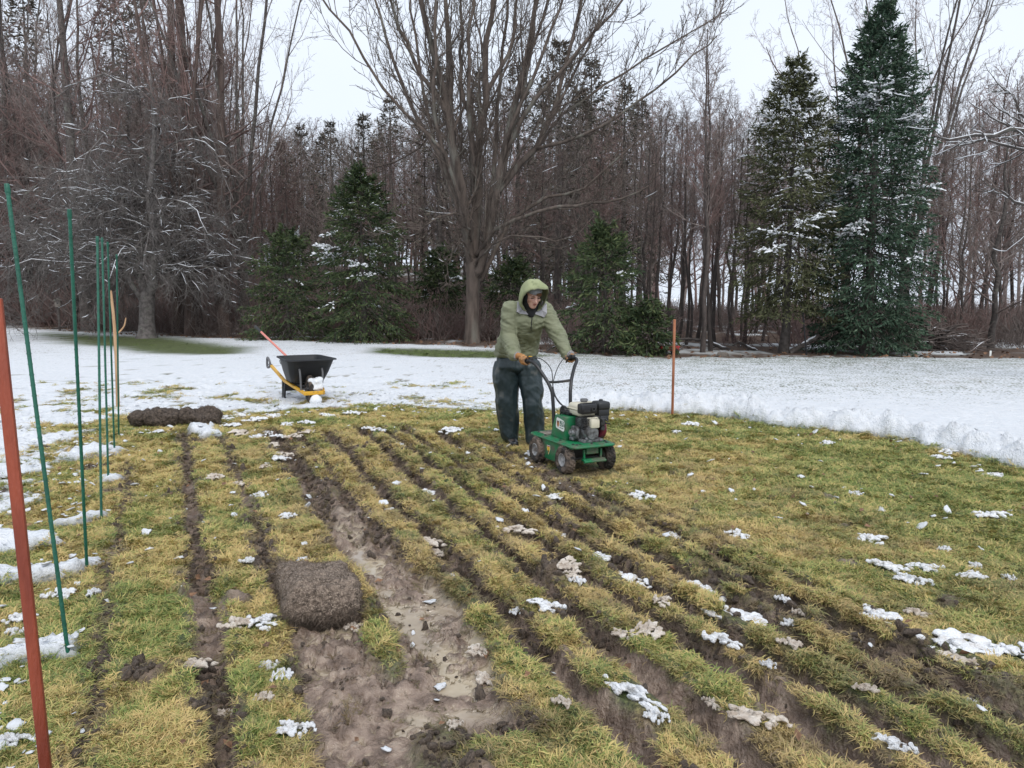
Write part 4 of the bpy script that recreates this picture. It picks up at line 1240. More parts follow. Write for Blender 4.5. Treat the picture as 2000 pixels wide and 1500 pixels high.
# clods of mud
def clod(seed, sub=2, flat=.7, amp=.35):
    b = bmesh.new(); bmesh.ops.create_icosphere(b, subdivisions=sub, radius=1)
    for v in b.verts:
        q = v.co * 1.4 + Vector((seed * 9.1, seed * 3.3, 0))
        v.co *= 1 + amp * (mnoise.noise(q) + .5 * mnoise.noise(q * 2.7))
        v.co.z *= flat
    for fc_ in b.faces: fc_.smooth = True
    me = bpy.data.meshes.new('clod'); b.to_mesh(me); b.free(); return me
M_CLOD = noise_mat('mud_clods', (.06, .043, .031), (.18, .135, .102), 3, .62, .8, 9)
clods = [loose('mud_clod', clod(i, 2, .75, .75), M_CLOD) for i in range(4)]
x, y = sample_area(150000, 1.9, 11, 1.0)
f = fields(x, y)
k = (f['mud'] > .55) & (rng.random(len(x)) < np.where(f['wet'] > .2, .012, .42))
x, y = x[k], y[k]; f = {q: v[k] for q, v in f.items()}; n = len(x)
s = .005 + .017 * rng.random(n) ** 2.2
scatter('mud_clods', np.stack([x, y, f['h'] + s * .2], 1), rng.uniform(0, 6.28, (n, 3)), np.stack([s * rng.uniform(.8, 2.0, n), s, s], 1), rng.integers(0, 4, n), {}, clods)

# crumbs of snow near the edges and small bits over the lawn
snb = [loose('snow_crumb', clod(30 + i, 2, .55, .8), M_SNOW) for i in range(3)]
x, y = sample_area(26000, 2.2, 13, .6)
f = fields(x, y)
sdv = -poly_sd(x, y, LAWN)
pr = np.where(f['snow'] > .5, np.where(x > 1.5, .05, .22) * (sdv < 1.6), 0) + np.where((f['snow'] <= .5), np.where(sdv > -.5, np.where(x > 1.5, .12, .28), .03), 0)
pr = np.where(x < .4, pr * 1.1, pr * .8) * np.where((y < 5) & (x > -1.4), .35, 1)
k = rng.random(len(x)) < pr
x, y = x[k], y[k]; f = {q: v[k] for q, v in f.items()}; n = len(x)
s = (.006 + .017 * rng.random(n) ** 2.2) * np.where(x > 1.5, 1.25, 1)
scatter('snow_crumbs', np.stack([x, y, f['h'] + s * .25 + .01], 1), np.stack([rng.normal(0, .3, n), rng.normal(0, .3, n), rng.uniform(0, 6.28, n)], 1), np.stack([s * rng.uniform(1, 1.9, n), s * rng.uniform(.8, 1.4, n), s * .6], 1), rng.integers(0, 3, n), {}, snb)

# fallen leaves at the wood edge
lm = np_mesh('leaf', np.array([(-.5, 0, 0), (0, -.32, .12), (.5, 0, .02), (0, .32, .12)]), tris=[(0, 1, 2), (0, 2, 3)])
M_LEAF = noise_mat('dead_leaves', (.11, .055, .03), (.24, .135, .075), 2, .8, objrand=.4)
ll = [loose('dead_leaf', lm, M_LEAF)]
x = rng.uniform(-22, 22, 9000); y = rng.uniform(18, 36, 9000)
d = poly_sd(x, y, TREELINE)
k = (d > -.25) & (d < 4) & (rng.random(9000) < np.exp(-np.abs(d) * .35)) & (ground_z(0, 0) < 9)
x, y = x[k], y[k]; f = fields(x, y); n = len(x)
s = rng.uniform(.07, .16, n)
scatter('leaf_litter', np.stack([x, y, f['h'] + .015], 1), np.stack([rng.normal(0, .4, n), rng.normal(0, .4, n), rng.uniform(0, 6.28, n)], 1), np.stack([s, s, s], 1), np.zeros(n), {}, ll)

x, y = sample_area(420, 2.2, 12, .7)
f = fields(x, y); k = f['snow'] < .4; x, y = x[k], y[k]; f = {q: v[k] for q, v in f.items()}; n = len(x)
s = rng.uniform(.022, .060, n)
scatter('lawn_leaves', np.stack([x, y, f['h'] + .022], 1), np.stack([rng.normal(0, .45, n), rng.normal(0, .45, n), rng.uniform(0, 6.28, n)], 1), np.stack([s, s, s], 1), np.zeros(n), {}, ll)
# brush and saplings under the trees, and the far wood behind
def brush(seed, n=26, H=1.3):
    rg = np.random.default_rng(seed)
    base = rg.normal(0, .25, (n, 3)); base[:, 2] = 0
    d = unit(rg.normal(0, .42, (n, 3)) + np.array([0, 0, 1.])); L = H * rg.uniform(.4, 1.2, n)
    pts = [base]
    for s in range(4):
        d = unit(d + rg.normal(0, .14, d.shape)); pts.append(pts[-1] + d * (L / 4)[:, None])
    Pn = np.stack(pts, 1); Rn = np.linspace(.011, .005, 5)[None].repeat(n, 0)
    p = Polys(); p.add(Pn, Rn, 3)
    P2, R2 = spawn(rg, Pn, Rn, 4, .2, 1, 40, 15, .4, .3, 3, .15, .03, .7, .005, .05)
    p.add(P2, R2, 3)
    return p.mesh('brush')
bs = [loose('brush', brush(i), (M_TWIGRED, M_TWIG)[i % 2]) for i in range(4)]
x = rng.uniform(-42, 36, 5200); y = rng.uniform(19, 55, 5200)
d = poly_sd(x, y, TREELINE)
k = (d > np.where(x > -9, 2.2, .9)) & (rng.random(len(x)) < np.where(x < 4, .75, np.where(x < 9, .14, .30)))
x, y = x[k], y[k]; f = fields(x, y); n = len(x)
s = rng.uniform(.6, 1.4, n) * np.where(x < -9, 1.25, .85)
scatter('undergrowth', np.stack([x, y, f['h'] - .03], 1), np.stack([rng.normal(0, .1, n), rng.normal(0, .1, n), rng.uniform(0, 6.28, n)], 1), np.stack([s * 1.2, s * 1.2, s], 1), rng.integers(0, 4, n), {}, bs)
def far_tree(seed, H=15):
    rg = np.random.default_rng(seed)
    n = 8
    sway = np.cumsum(rg.normal(0, .12, (n, 2)), 0); sway[0] = 0
    p = np.concatenate([sway, np.linspace(0, H, n)[:, None]], 1)
    rr = .15 * np.linspace(1, .12, n)
    q = Polys(); q.add(p[None], rr[None], 5)
    P1, R1 = spawn(rg, p[None], rr[None], 26, .12, 1, 50, 14, .27, .5, 5, .12, .1, .4, .02, .3)
    P2, R2 = spawn(rg, P1, R1, 8, .1, 1, 45, 14, .5, .3, 3, .15, .05, .6, .015, .2)
    P3, R3 = spawn(rg, P2, R2, 4, .1, 1, 45, 14, .55, .3, 2, .15, .05, .7, .013, .15)
    q.add(P1, R1, 3); q.add(P2, R2, 3); q.add(P3, R3, 3)
    return q.mesh('far_tree')
ft = [loose('far_tree', far_tree(60 + i), (M_TWIG, M_TWIGRED)[i % 2]) for i in range(4)]
X, Y, S = [], [], []
for i in range(420):
    yy = rf.uniform(56, 100); u = rf.uniform(-420, 1290); X.append((u - 1000) / FPX * yy); Y.append(yy)
    vt = rf.uniform(130, 330) if u < 470 else (rf.uniform(250, 370) if u < 800 else rf.uniform(190, 360))
    S.append(max(4, CAM_H + (577 - vt) / FPX * yy - ground_z(X[-1], yy)) / 15.0)
for i in range(44):
    yy = rf.uniform(60, 110); u = rf.uniform(1280, 2500); X.append((u - 1000) / FPX * yy); Y.append(yy)
    S.append((CAM_H + (577 - (rf.uniform(250, 370) if u < 1800 else rf.uniform(170, 290))) / FPX * yy) / 15.0)
X, Y, S = np.array(X), np.array(Y), np.array(S); n = len(X); f = fields(X, Y)
scatter('far_woods', np.stack([X, Y, f['h'] - .1], 1), np.stack([np.zeros(n), np.zeros(n), rng.uniform(0, 6.28, n)], 1), np.stack([S, S, S], 1), rng.integers(0, 4, n), {}, ft)
# ================================================================== objects
# ------------------------------------------------------------------ materials for made things
def paint(name, c, rough=.4, dirt=(.12, .095, .075), dlo=.56, dhi=.72, dscale=9, metal=0.0, spec=.5, bump=0.0):
    m, n, l, b = new_mat(name)
    t = n.new('ShaderNodeTexCoord')
    nz = n.new('ShaderNodeTexNoise'); nz.inputs['Scale'].default_value = dscale; nz.inputs['Detail'].default_value = 7
    l.new(t.outputs['Object'], nz.inputs['Vector'])
    mr = n.new('ShaderNodeMapRange'); mr.inputs[1].default_value = dlo; mr.inputs[2].default_value = dhi; mr.inputs[4].default_value = .85
    l.new(nz.outputs['Fac'], mr.inputs[0])
    mixn = n.new('ShaderNodeMixRGB'); l.new(mr.outputs[0], mixn.inputs[0]); mixn.inputs[1].default_value = rgb(c); mixn.inputs[2].default_value = rgb(dirt)
    l.new(mixn.outputs[0], b.inputs['Base Color'])
    rr = n.new('ShaderNodeMapRange'); rr.inputs[3].default_value = rough; rr.inputs[4].default_value = .85
    l.new(mr.outputs[0], rr.inputs[0]); l.new(rr.outputs[0], b.inputs['Roughness'])
    b.inputs['Metallic'].default_value = metal; b.inputs['Specular IOR Level'].default_value = spec
    if bump:
        bp = n.new('ShaderNodeBump'); bp.inputs['Strength'].default_value = bump; bp.inputs['Distance'].default_value = .004
        n2 = n.new('ShaderNodeTexNoise'); n2.inputs['Scale'].default_value = 120; l.new(t.outputs['Object'], n2.inputs['Vector'])
        l.new(n2.outputs['Fac'], bp.inputs['Height']); l.new(bp.outputs[0], b.inputs['Normal'])
    return m
M_GREENP = paint('green_paint', (.010, .16, .062), .36, dlo=.45, dhi=.68)
M_BLACKP = paint('black_paint', (.016, .016, .018), .38, dlo=.62, dhi=.8)
M_BLACKPL = paint('black_plastic', (.020, .021, .023), .5, dlo=.64, dhi=.85)
M_BARROW = paint('barrow_plastic', (.018, .020, .023), .55, (.07, .066, .062), .6, .85, 6, spec=.35)
M_YELLOW = paint('yellow_paint', (.66, .36, .03), .45, (.10, .07, .05), .58, .72, 14)
M_CREAM = paint('cream_plastic', (.62, .58, .46), .4, (.2, .16, .12), .62, .85, 8)
M_ALU = paint('cast_aluminium', (.23, .235, .24), .45, (.035, .03, .027), .42, .62, 22, .5)
M_DARKMET = paint('dark_engine_metal', (.06, .06, .062), .5, (.10, .085, .07), .55, .75, 14, .5)
M_MAROON = paint('maroon_plastic', (.13, .012, .028), .4)
M_RUBBER = noise_mat('muddy_tyre', (.016, .015, .014), (.055, .043, .034), 16, .85, 1.0, 40, c3=(.145, .11, .085), c3scale=8, c3lo=.47, c3hi=.58)
M_RIM = paint('rim_grey', (.42, .42, .42), .5, (.12, .09, .07), .47, .62, 12, .2)
M_LABEL = paint('white_label', (.78, .80, .76), .45, dlo=.66, dhi=.85)
M_INKG = paint('green_ink', (.02, .10, .06), .5, dlo=.9, dhi=1)
M_INKO = paint('orange_ink', (.50, .16, .03), .5, dlo=.9, dhi=1)
M_INKK = paint('black_ink', (.02, .02, .02), .5, dlo=.9, dhi=1)
M_INKY = paint('warning_yellow', (.75, .48, .03), .45, dlo=.7, dhi=.9)
M_INKR = paint('warning_red', (.45, .04, .02), .45, dlo=.7, dhi=.9)
M_GREYPL = paint('grey_grip', (.12, .12, .125), .6, dlo=.66, dhi=.9)
M_STAKE = noise_mat('green_stake_coating', (.005, .075, .045), (.012, .12, .075), 12, .45, .25, 60)
M_REDPOST = noise_mat('red_stain_wood', (.17, .028, .011), (.32, .062, .024), 6, .5, .35, 60, stretch=(3, 3, .5), c3=(.40, .20, .12), c3scale=3.2, c3lo=.60, c3hi=.70)
M_COPPER = noise_mat('orange_wood_stake', (.26, .085, .035), (.42, .16, .075), 8, .55, .3, 50, stretch=(2, 2, .4))
M_STICK = noise_mat('tan_stick', (.38, .22, .11), (.55, .36, .21), 7, .7, .4, 40, stretch=(2, 2, .5))
M_PINK = paint('salmon_shaft', (.62, .22, .18), .45, dlo=.7, dhi=.95)
def cloth(name, a, b_, scale=6, rough=.75, c3=None, c3lo=.58, c3hi=.7, c3scale=7, bump=.35, bscale=240):
    return noise_mat(name, a, b_, scale, rough, bump, bscale, c3=c3, c3scale=c3scale, c3lo=c3lo, c3hi=c3hi)
M_JACKET = cloth('olive_jacket', (.165, .175, .108), (.22, .23, .145), 5, c3=(.13, .145, .075), c3lo=.55, c3hi=.72, c3scale=9, bump=.15)
M_HOOD = cloth('olive_hood', (.24, .265, .135), (.31, .335, .18), 6, c3=(.16, .18, .085), c3lo=.56, c3hi=.7, c3scale=14, bump=.15)
M_TROUS = cloth('slate_trousers', (.014, .026, .030), (.026, .042, .047), 5, .42, c3=(.105, .105, .095), c3lo=.60, c3hi=.76, c3scale=7, bump=.12)
M_LINING = cloth('grey_lining', (.30, .29, .31), (.40, .39, .41), 9, bump=.1)
M_GAITER = cloth('black_fleece', (.010, .010, .012), (.02, .02, .022), 20, .9)
M_HAT = cloth('grey_knit', (.22, .23, .25), (.32, .33, .35), 40, .9)
M_GLOVE = cloth('tan_leather', (.36, .15, .045), (.52, .25, .085), 12, .65, c3=(.10, .075, .055), c3lo=.52, c3hi=.66, c3scale=14)
M_CUFF = cloth('grey_cuff', (.16, .15, .15), (.36, .35, .35), 60, .9)
M_BOOT = paint('rubber_boot', (.012, .013, .015), .22, (.11, .085, .065), .55, .75, 12)
M_HAIR = noise_mat('brown_hair', (.10, .045, .02), (.19, .085, .035), 30, .6)
def skin_mat():
    m, n, l, b = new_mat('skin')
    t = n.new('ShaderNodeTexCoord')
    nz = n.new('ShaderNodeTexNoise'); nz.inputs['Scale'].default_value = 16
    l.new(t.outputs['Object'], nz.inputs['Vector'])
    r = n.new('ShaderNodeValToRGB')
    r.color_ramp.elements[0].position = .38; r.color_ramp.elements[0].color = (.48, .25, .19, 1)
    r.color_ramp.elements[1].position = .62; r.color_ramp.elements[1].color = (.62, .37, .29, 1)
    l.new(nz.outputs['Fac'], r.inputs[0]); l.new(r.outputs[0], b.inputs['Base Color'])
    b.inputs['Roughness'].default_value = .5
    b.inputs['Subsurface Weight'].default_value = .08
    b.inputs['Subsurface Radius'].default_value = (.01, .004, .002)
    return m
M_SKIN = skin_mat()
M_LIPS = noise_mat('lips', (.27, .075, .065), (.33, .10, .085), 20, .45)
M_EYE = noise_mat('eye_dark', (.05, .032, .026), (.075, .045, .036), 20, .5)

def lettering(text, size, mat, M4, parent, name='lettering', depth=.0008, spacing=1.0):
    cu = bpy.data.curves.new(name, 'FONT'); cu.body = text; cu.size = size; cu.extrude = depth
    cu.align_x = 'LEFT'; cu.align_y = 'BOTTOM'; cu.space_character = spacing; cu.offset = size * .018
    tmp = bpy.data.objects.new('tmp_text', cu); COL.objects.link(tmp)
    dg = bpy.context.evaluated_depsgraph_get()
    me = bpy.data.meshes.new_from_object(tmp.evaluated_get(dg)); bpy.data.objects.remove(tmp); bpy.data.curves.remove(cu)
    me.transform(M4); me.name = name
    me.materials.clear()
    return add_obj(name, me, mat, parent)

# ------------------------------------------------------------------ sod cutter
MF = Vector((.43, -.903, 0)).normalized(); ML = Vector((-MF.y, MF.x, 0))      # forward, driver's left
MC = Vector((.54, 6.92, 0))
MYAW = math.atan2(MF.y, MF.x)
MZ = ground_z(MC.x, MC.y) + .005
def mw(x, y, z): return MC + MF * x + ML * y + Vector((0, 0, z + MZ))
def build_cutter():
    T = thing('sod_cutter', 'green four-wheeled sod cutter with cream tanked engine, pushed by the person', 'sod cutter', (MC.x, MC.y, MZ), MYAW)
    # deck with rolled rim
    dk = BM()
    pl = []
    for cx, cy, a0 in ((.37, .165, 0), (-.37, .165, 90), (-.37, -.165, 180), (.37, -.165, 270)):
        for k in range(6): a = R(a0 + k * 18); pl.append((cx + .045 * math.cos(a), cy + .045 * math.sin(a)))
    dk.prism(pl, (0, 0, .243), (1, 0, 0), (0, 1, 0), .018, .005)
    rim = [(p[0] * 1.0, p[1] * 1.0, .248) for p in pl]
    dk.tube(rim, .012, 8, closed=True)
    deck = dk.obj('deck', M_GREENP, T)
    bo = BM()
    for bx_, by_ in ((.36, .15), (.36, -.15), (.36, 0), (.10, -.17), (.33, -.17), (-.35, -.15), (-.35, .15), (-.18, -.17), (.30, .17), (.08, .17)):
        bo.cyl((bx_, by_, .262), (bx_, by_, .270), .009, k=6); bo.cyl((bx_, by_, .261), (bx_, by_, .2635), .015, k=12)
    bo.obj('deck_bolts', M_DARKMET, deck)['kind'] = 'stuff'
    sl_ = BM(); sl_.box((.345, .165, .2625), (.05, .012, .002)); sl_.box((.345, -.11, .2625), (.05, .012, .002)); sl_.obj('slot', M_INKK, deck)
    b = BM(); b.box((-.27, 0, .264), (.17, .30, .006), bev=.002)
    b.obj('foot_plate', paint('worn_plate', (.30, .27, .22), .7, (.14, .11, .085), .42, .6, 14), deck)
    # side skirts with wheel arches
    for s in (-1, 1):
        k = BM()
        poly = [(-.36, .245), (-.36, .215), (-.30, .205), (-.235, .18), (-.19, .13), (-.165, .085), (-.13, .066), (.05, .062), (.09, .08), (.115, .13), (.15, .19), (.20, .222), (.38, .228), (.38, .245)]
        k.prism(poly, (0, s * .203 - (.008 if s > 0 else 0), 0), (1, 0, 0), (0, 0, 1), -.008 if s < 0 else -.008, .0015)
        k.obj('skirt', M_GREENP, T)
    # warning sticker on the visible skirt
    ys_ = -.2045
    w = BM(); w.prism([(-.055, .105), (-.085, .165), (-.083, .192), (-.022, .192), (-.022, .160)], (0, ys_, 0), (1, 0, 0), (0, 0, 1), .0012)
    st = w.obj('warning_sticker', M_LABEL, T)
    w = BM(); w.prism([(-.054, .111), (-.079, .163), (-.078, .178), (-.028, .178), (-.028, .158)], (0, ys_ - .0012, 0), (1, 0, 0), (0, 0, 1), .0012)
    w.obj('sticker_field', M_INKY, st)
    w = BM(); w.prism([(-.080, .180), (-.080, .188), (-.026, .188), (-.026, .180)], (0, ys_ - .0012, 0), (1, 0, 0), (0, 0, 1), .0012)
    w.obj('sticker_band', M_INKR, st)
    w = BM(); w.prism([(-.062, .130), (-.064, .142), (-.056, .150), (-.047, .145), (-.046, .134), (-.054, .122)], (0, ys_ - .0026, 0), (1, 0, 0), (0, 0, 1), .0012)
    w.obj('sticker_symbol', M_INKK, st)
    # body housing
    h = BM()
    h.prism([(-.15, .262), (-.145, .285), (-.075, .455), (-.065, .470), (.118, .470), (.125, .462), (.125, .262)], (0, .075, 0), (1, 0, 0), (0, 0, 1), .205, .005)
    body = h.obj('housing', M_GREENP, T)
    yb = -.1305
    lb = BM(); pl = []
    for cx, cz, a0 in ((.082, .412, 0), (-.018, .428, 90), (-.030, .372, 180), (.082, .356, 270)):
        for k in range(5): a = R(a0 + k * 22.5); pl.append((cx + .022 * math.cos(a), cz + .022 * math.sin(a)))
    lb.prism(pl, (0, yb, 0), (1, 0, 0), (0, 0, 1), .0015)
    label = lb.obj('maker_label', M_LABEL, body)
    MX = Matrix(((1, 0, 0, 0), (0, 0, -1, 0), (0, 1, 0, 0), (0, 0, 0, 1)))
    for tx, sz, px, pz in (('BILLY', .034, .020, .396), ('GOAT', .034, .020, .370)):
        lettering(tx, sz, M_INKG, Matrix.Translation((px, yb - .002, pz)) @ MX, body)
    g = BM()
    g.prism([(.020, .361), (.020, .366), (.088, .363), (.088, .358)], (0, yb - .0015, 0), (1, 0, 0), (0, 0, 1), .0012)
    g.obj('label_rule', M_INKG, body)
    g = BM()   # shield-like emblem with horns
    g.prism([(-.010, .358), (-.026, .378), (-.030, .402), (-.022, .412), (-.010, .406), (.002, .412), (.010, .402), (.006, .378)], (0, yb - .0015, 0), (1, 0, 0), (0, 0, 1), .0012)
    g.obj('emblem', M_INKO, body)
    g = BM()
    g.prism([(-.024, .404), (-.028, .418), (-.016, .422), (-.010, .414), (-.004, .422), (.008, .418), (.004, .404), (-.010, .400)], (0, yb - .0027, 0), (1, 0, 0), (0, 0, 1), .0012)
    g.prism([(-.014, .372), (-.018, .390), (-.010, .396), (-.002, .390), (-.006, .372)], (0, yb - .0027, 0), (1, 0, 0), (0, 0, 1), .0012)
    g.obj('emblem_detail', noise_mat('brown_ink', (.10, .045, .02), (.14, .06, .03), 30), body)
    # wheels
    for x, y in ((-.257, -.205), (.257, -.205), (-.257, .205), (.257, .205)):
        s = -1 if y < 0 else 1
        wb = BM(); wb.lathe([(.060, -.036), (.078, -.046), (.106, -.044), (.117, -.030), (.120, 0), (.117, .030), (.106, .044), (.078, .046), (.060, .036), (.060, -.036)], (x, y, .12), (0, 1, 0), 36)
        for k in range(22):     # knobs
            a = 2 * math.pi * k / 22
            for q, o in ((-.024, 0), (.002, .5), (.026, 0)):
                aa = a + o * 2 * math.pi / 22
                c = Vector((x + math.cos(aa) * .1195, y + q, .12 + math.sin(aa) * .1195))
                wb.box(c, (.010, .017, .019), Matrix.Rotation(-aa, 3, 'Y'), .003, 1)
        wh = wb.obj('wheel', M_RUBBER, T)
        r = BM(); r.lathe([(.061, -.030), (.058, -.038), (.052, -.040), (.046, -.020), (.026, -.016), (.022, -.030), (.012, -.034), (.0, -.034)], (x, y, .12), (0, -s, 0), 28)
        r.lathe([(.061, .030), (.0, .030)], (x, y, .12), (0, -s, 0), 28)
        r2 = r.obj('rim', M_RIM, wh)
    ax = BM()
    for x in (-.257, .257): ax.cyl((x, -.17, .12), (x, .17, .12), .013)
    ax.box((-.03, 0, .17), (.42, .26, .13), bev=.01)
    ax.obj('undercarriage', M_DARKMET, T)
    fb = BM(); fb.box((.36, .0, .205), (.035, .12, .06), bev=.006); fb.box((.375, .01, .125), (.05, .22, .022), bev=.006); fb.cyl((.40, -.10, .115), (.40, .12, .115), .012); fb.box((.355, -.075, .17), (.02, .018, .09), bev=.003); fb.box((.355, .095, .17), (.02, .018, .09), bev=.003)
    fb.obj('front_bracket', M_GREENP, T)
    # engine ------------------------------------------------------
    en = BM()
    en.box((.21, .045, .275), (.20, .20, .028), bev=.006)
    en.box((.20, .045, .335), (.15, .17, .10), bev=.022)
    en.lathe([(0, -.02), (.062, -.02), (.070, -.008), (.070, .03), (.055, .055), (0, .055)], (.265, .035, .345), (1, 0, 0), 24)
    en.box((.20, .04, .425), (.13, .16, .10), bev=.012)
    engine = en.obj('engine_block', M_ALU, T)
    f = BM()
    for k in range(7): f.box((.225, .05, .388 + k * .0135), (.15, .19, .0045), bev=.001, seg=1)
    f.obj('cooling_fins', M_DARKMET, engine)
    v = BM(); v.box((.305, .055, .430), (.055, .090, .085), bev=.014); v.box((.275, .055, .43), (.02, .108, .102), bev=.006)
    for dy in (-.043, .043):
        for dz in (-.04, .04): v.cyl((.285, .055 + dy, .43 + dz), (.296, .055 + dy, .43 + dz), .007, k=8)
    v.obj('valve_cover', M_CREAM, engine)
    v = BM(); v.lathe([(0, 0), (.085, 0), (.10, .012), (.10, .05), (.085, .065), (.04, .07), (0, .07)], (.20, .135, .365), (0, 1, 0), 28)
    v.obj('recoil_cover', M_MAROON, engine)
    v = BM(); v.box((.20, -.075, .345), (.10, .035, .11), bev=.012); v.cyl((.205, -.09, .345), (.205, -.125, .345), .032); v.cyl((.205, -.125, .345), (.205, -.14, .345), .014)
    v.cyl((.30, -.02, .30), (.325, -.02, .285), .012); v.box((.17, -.09, .285), (.06, .03, .03), bev=.006)
    v.obj('gear_cover', M_ALU, engine)
    tk = BM(); tk.box((.135, .055, .557), (.20, .235, .075), bev=.030, seg=4); tk.box((.135, .055, .545), (.212, .247, .014), bev=.006); tk.box((.135, .055, .515), (.19, .22, .07), bev=.028, seg=3, taper=(1.02, 1.02))
    tank = tk.obj('fuel_tank', M_CREAM, T)
    cp = BM(); cp.lathe([(0, .022), (.030, .022), (.034, .018), (.036, .002), (.030, 0), (.026, -.012), (0, -.012)], (.12, .06, .604), (0, 0, 1), 20)
    cp.obj('fuel_cap', M_GREYPL, tank)
    mu = BM(); mu.box((.285, -.005, .562), (.085, .155, .088), bev=.012)
    for k in range(6): mu.box((.285, -.084, .532 + k * .012), (.07, .004, .005), bev=.001, seg=1)
    for k in range(9): mu.box((.285, -.06 + k * .014, .6075), (.06, .006, .005), bev=.001, seg=1)
    muf = mu.obj('muffler', M_BLACKP, T)
    q = BM(); q.lathe([(.018, -.002), (.019, .010), (.013, .010), (.012, -.001), (0, -.001)], (.328, .03, .560), (1, 0, 0), 16)
    for k in range(5): q.box((.3285, -.055 + k * .012, .585), (.003, .006, .018), bev=.0008, seg=1)
    for k in range(5): q.box((.3285, -.055 + k * .012, .545), (.003, .006, .018), bev=.0008, seg=1)
    q.obj('muffler_guard', M_DARKMET, muf)
    ac = BM(); ac.box((.235, .165, .575), (.14, .125, .075), bev=.022, seg=3); ac.box((.235, .165, .515), (.125, .112, .07), bev=.012); ac.cyl((.235, .165, .608), (.235, .165, .628), .020, .016); ac.box((.275, .165, .465), (.06, .09, .05), bev=.012)
    ac.obj('air_cleaner', M_BLACKPL, T)
    cb = BM(); cb.box((.30, .135, .44), (.06, .045, .07), bev=.01); cb.cyl((.30, .145, .40), (.30, .145, .365), .022); cb.cyl((.32, .155, .47), (.36, .165, .445), .006); cb.tube([(.33, .05, .50), (.345, .08, .49), (.34, .115, .46), (.32, .13, .43)], .005, 8)
    cb.cyl((.30, .155, .425), (.35, .19, .425), .007)
    cb.obj('carburettor', M_DARKMET, engine)
    # wiring, belt guard and linkage behind the tank
    lk = BM()
    lk.lathe([(0, 0), (.05, 0), (.055, .01), (.05, .03), (0, .03)], (-.08, -.02, .49), (0, -1, 0), 20)
    lk.box((0, 0, .487), (.12, .13, .03), bev=.008); lk.tube([(-.05, -.09, .47), (0, -.1, .505), (.05, -.08, .51), (.1, -.05, .49)], .006, 8); lk.tube([(-.02, -.07, .47), (.03, -.06, .52), (.08, -.04, .50)], .004, 8)
    lk.obj('linkage', M_BLACKPL, T)
    # handlebars
    hbR = [(-.135, -.105, .27), (-.145, -.105, .46), (-.165, -.108, .64), (-.185, -.118, .70), (-.22, -.135, .76), (-.29, -.180, .865), (-.335, -.205, .915), (-.38, -.222, .935), (-.44, -.232, .934)]
    hbL = [(-.135, .075, .27), (-.145, .075, .46), (-.165, .082, .64), (-.185, .098, .70), (-.22, .125, .765), (-.29, .195, .868), (-.335, .245, .92), (-.38, .262, .943), (-.44, .25, .942)]
    hb = BM()
    for p in (hbR, hbL):
        q = resample(p, 34)
        hb.tube([tuple(a) for a in q], .0165, 12)
    bars = hb.obj('handlebar', M_BLACKP, T)
    c = BM(); c.tube([(-.215, -.132, .752), (-.222, -.05, .745), (-.222, .04, .748), (-.215, .122, .757)], .012, 10); c.obj('cross_brace', M_BLACKP, bars)
    for p in (hbR, hbL):
        g = BM(); a, b2 = Vector(p[-1]), Vector(p[-1]) - Vector(p[-2]); b2.normalize()
        g.cyl(a - b2 * .03, a + b2 * .11, .021, .020, 14, .004); g.obj('grip', M_BLACKPL, bars)
    t = BM(); t.box((-.40, -.212, .956), (.05, .032, .03), bev=.006); t.tube([(-.39, -.205, .965), (-.44, -.20, .975), (-.49, -.215, .965)], .007, 8); t.box((-.40, .235, .962), (.06, .04, .034), bev=.007); t.tube([(-.39, .225, .955), (-.43, .20, .93), (-.46, .20, .90)], .008, 8)
    t.obj('lever', M_BLACKPL, bars)
    t = BM(); t.box((-.425, -.205, .972), (.035, .02, .014), Matrix.Rotation(.4, 3, 'Z'), .004); t.obj('throttle_tab', M_YELLOW, bars)
    c = BM()
    c.tube([tuple(a) for a in resample([(-.39, -.20, .965), (-.33, -.13, .95), (-.25, -.075, .86), (-.20, -.085, .72), (-.13, -.09, .62), (-.03, -.07, .55), (.04, -.05, .53)], 30)], .0045, 7)
    c.tube([tuple(a) for a in resample([(-.40, .225, .965), (-.33, .12, .965), (-.27, .02, .90), (-.23, -.05, .80), (-.20, -.085, .68), (-.12, -.075, .58), (0, -.06, .53)], 30)], .0045, 7)
    c.tube([(-.02, -.068, .545), (.01, -.058, .535), (.035, -.05, .53)], .009, 8)
    c.obj('control_cable', M_BLACKPL, bars)
    # mud caked on deck and wheel
    m = bpy.data.meshes.new('mud'); V = []
    k = BM()
    for i in range(14):
        a, bb = rf.uniform(-.34, -.20), rf.uniform(-.15, .15)
        k.sphere((a, bb, .266), (rf.uniform(.010, .028), rf.uniform(.01, .02), .004), 1)
    for i in range(8):
        an = rf.uniform(.6, 2.4); k.sphere((-.257 + .118 * math.cos(an), -.205 + rf.uniform(-.03, .03), .12 + .118 * math.sin(an)), (rf.uniform(.012, .024), .014, .012), 1)
    o = k.obj('caked_mud', M_CLOD, T); o['kind'] = 'stuff'
build_cutter()
GRIP_R, GRIP_L = mw(-.475, -.236, .934), mw(-.475, .244, .941)

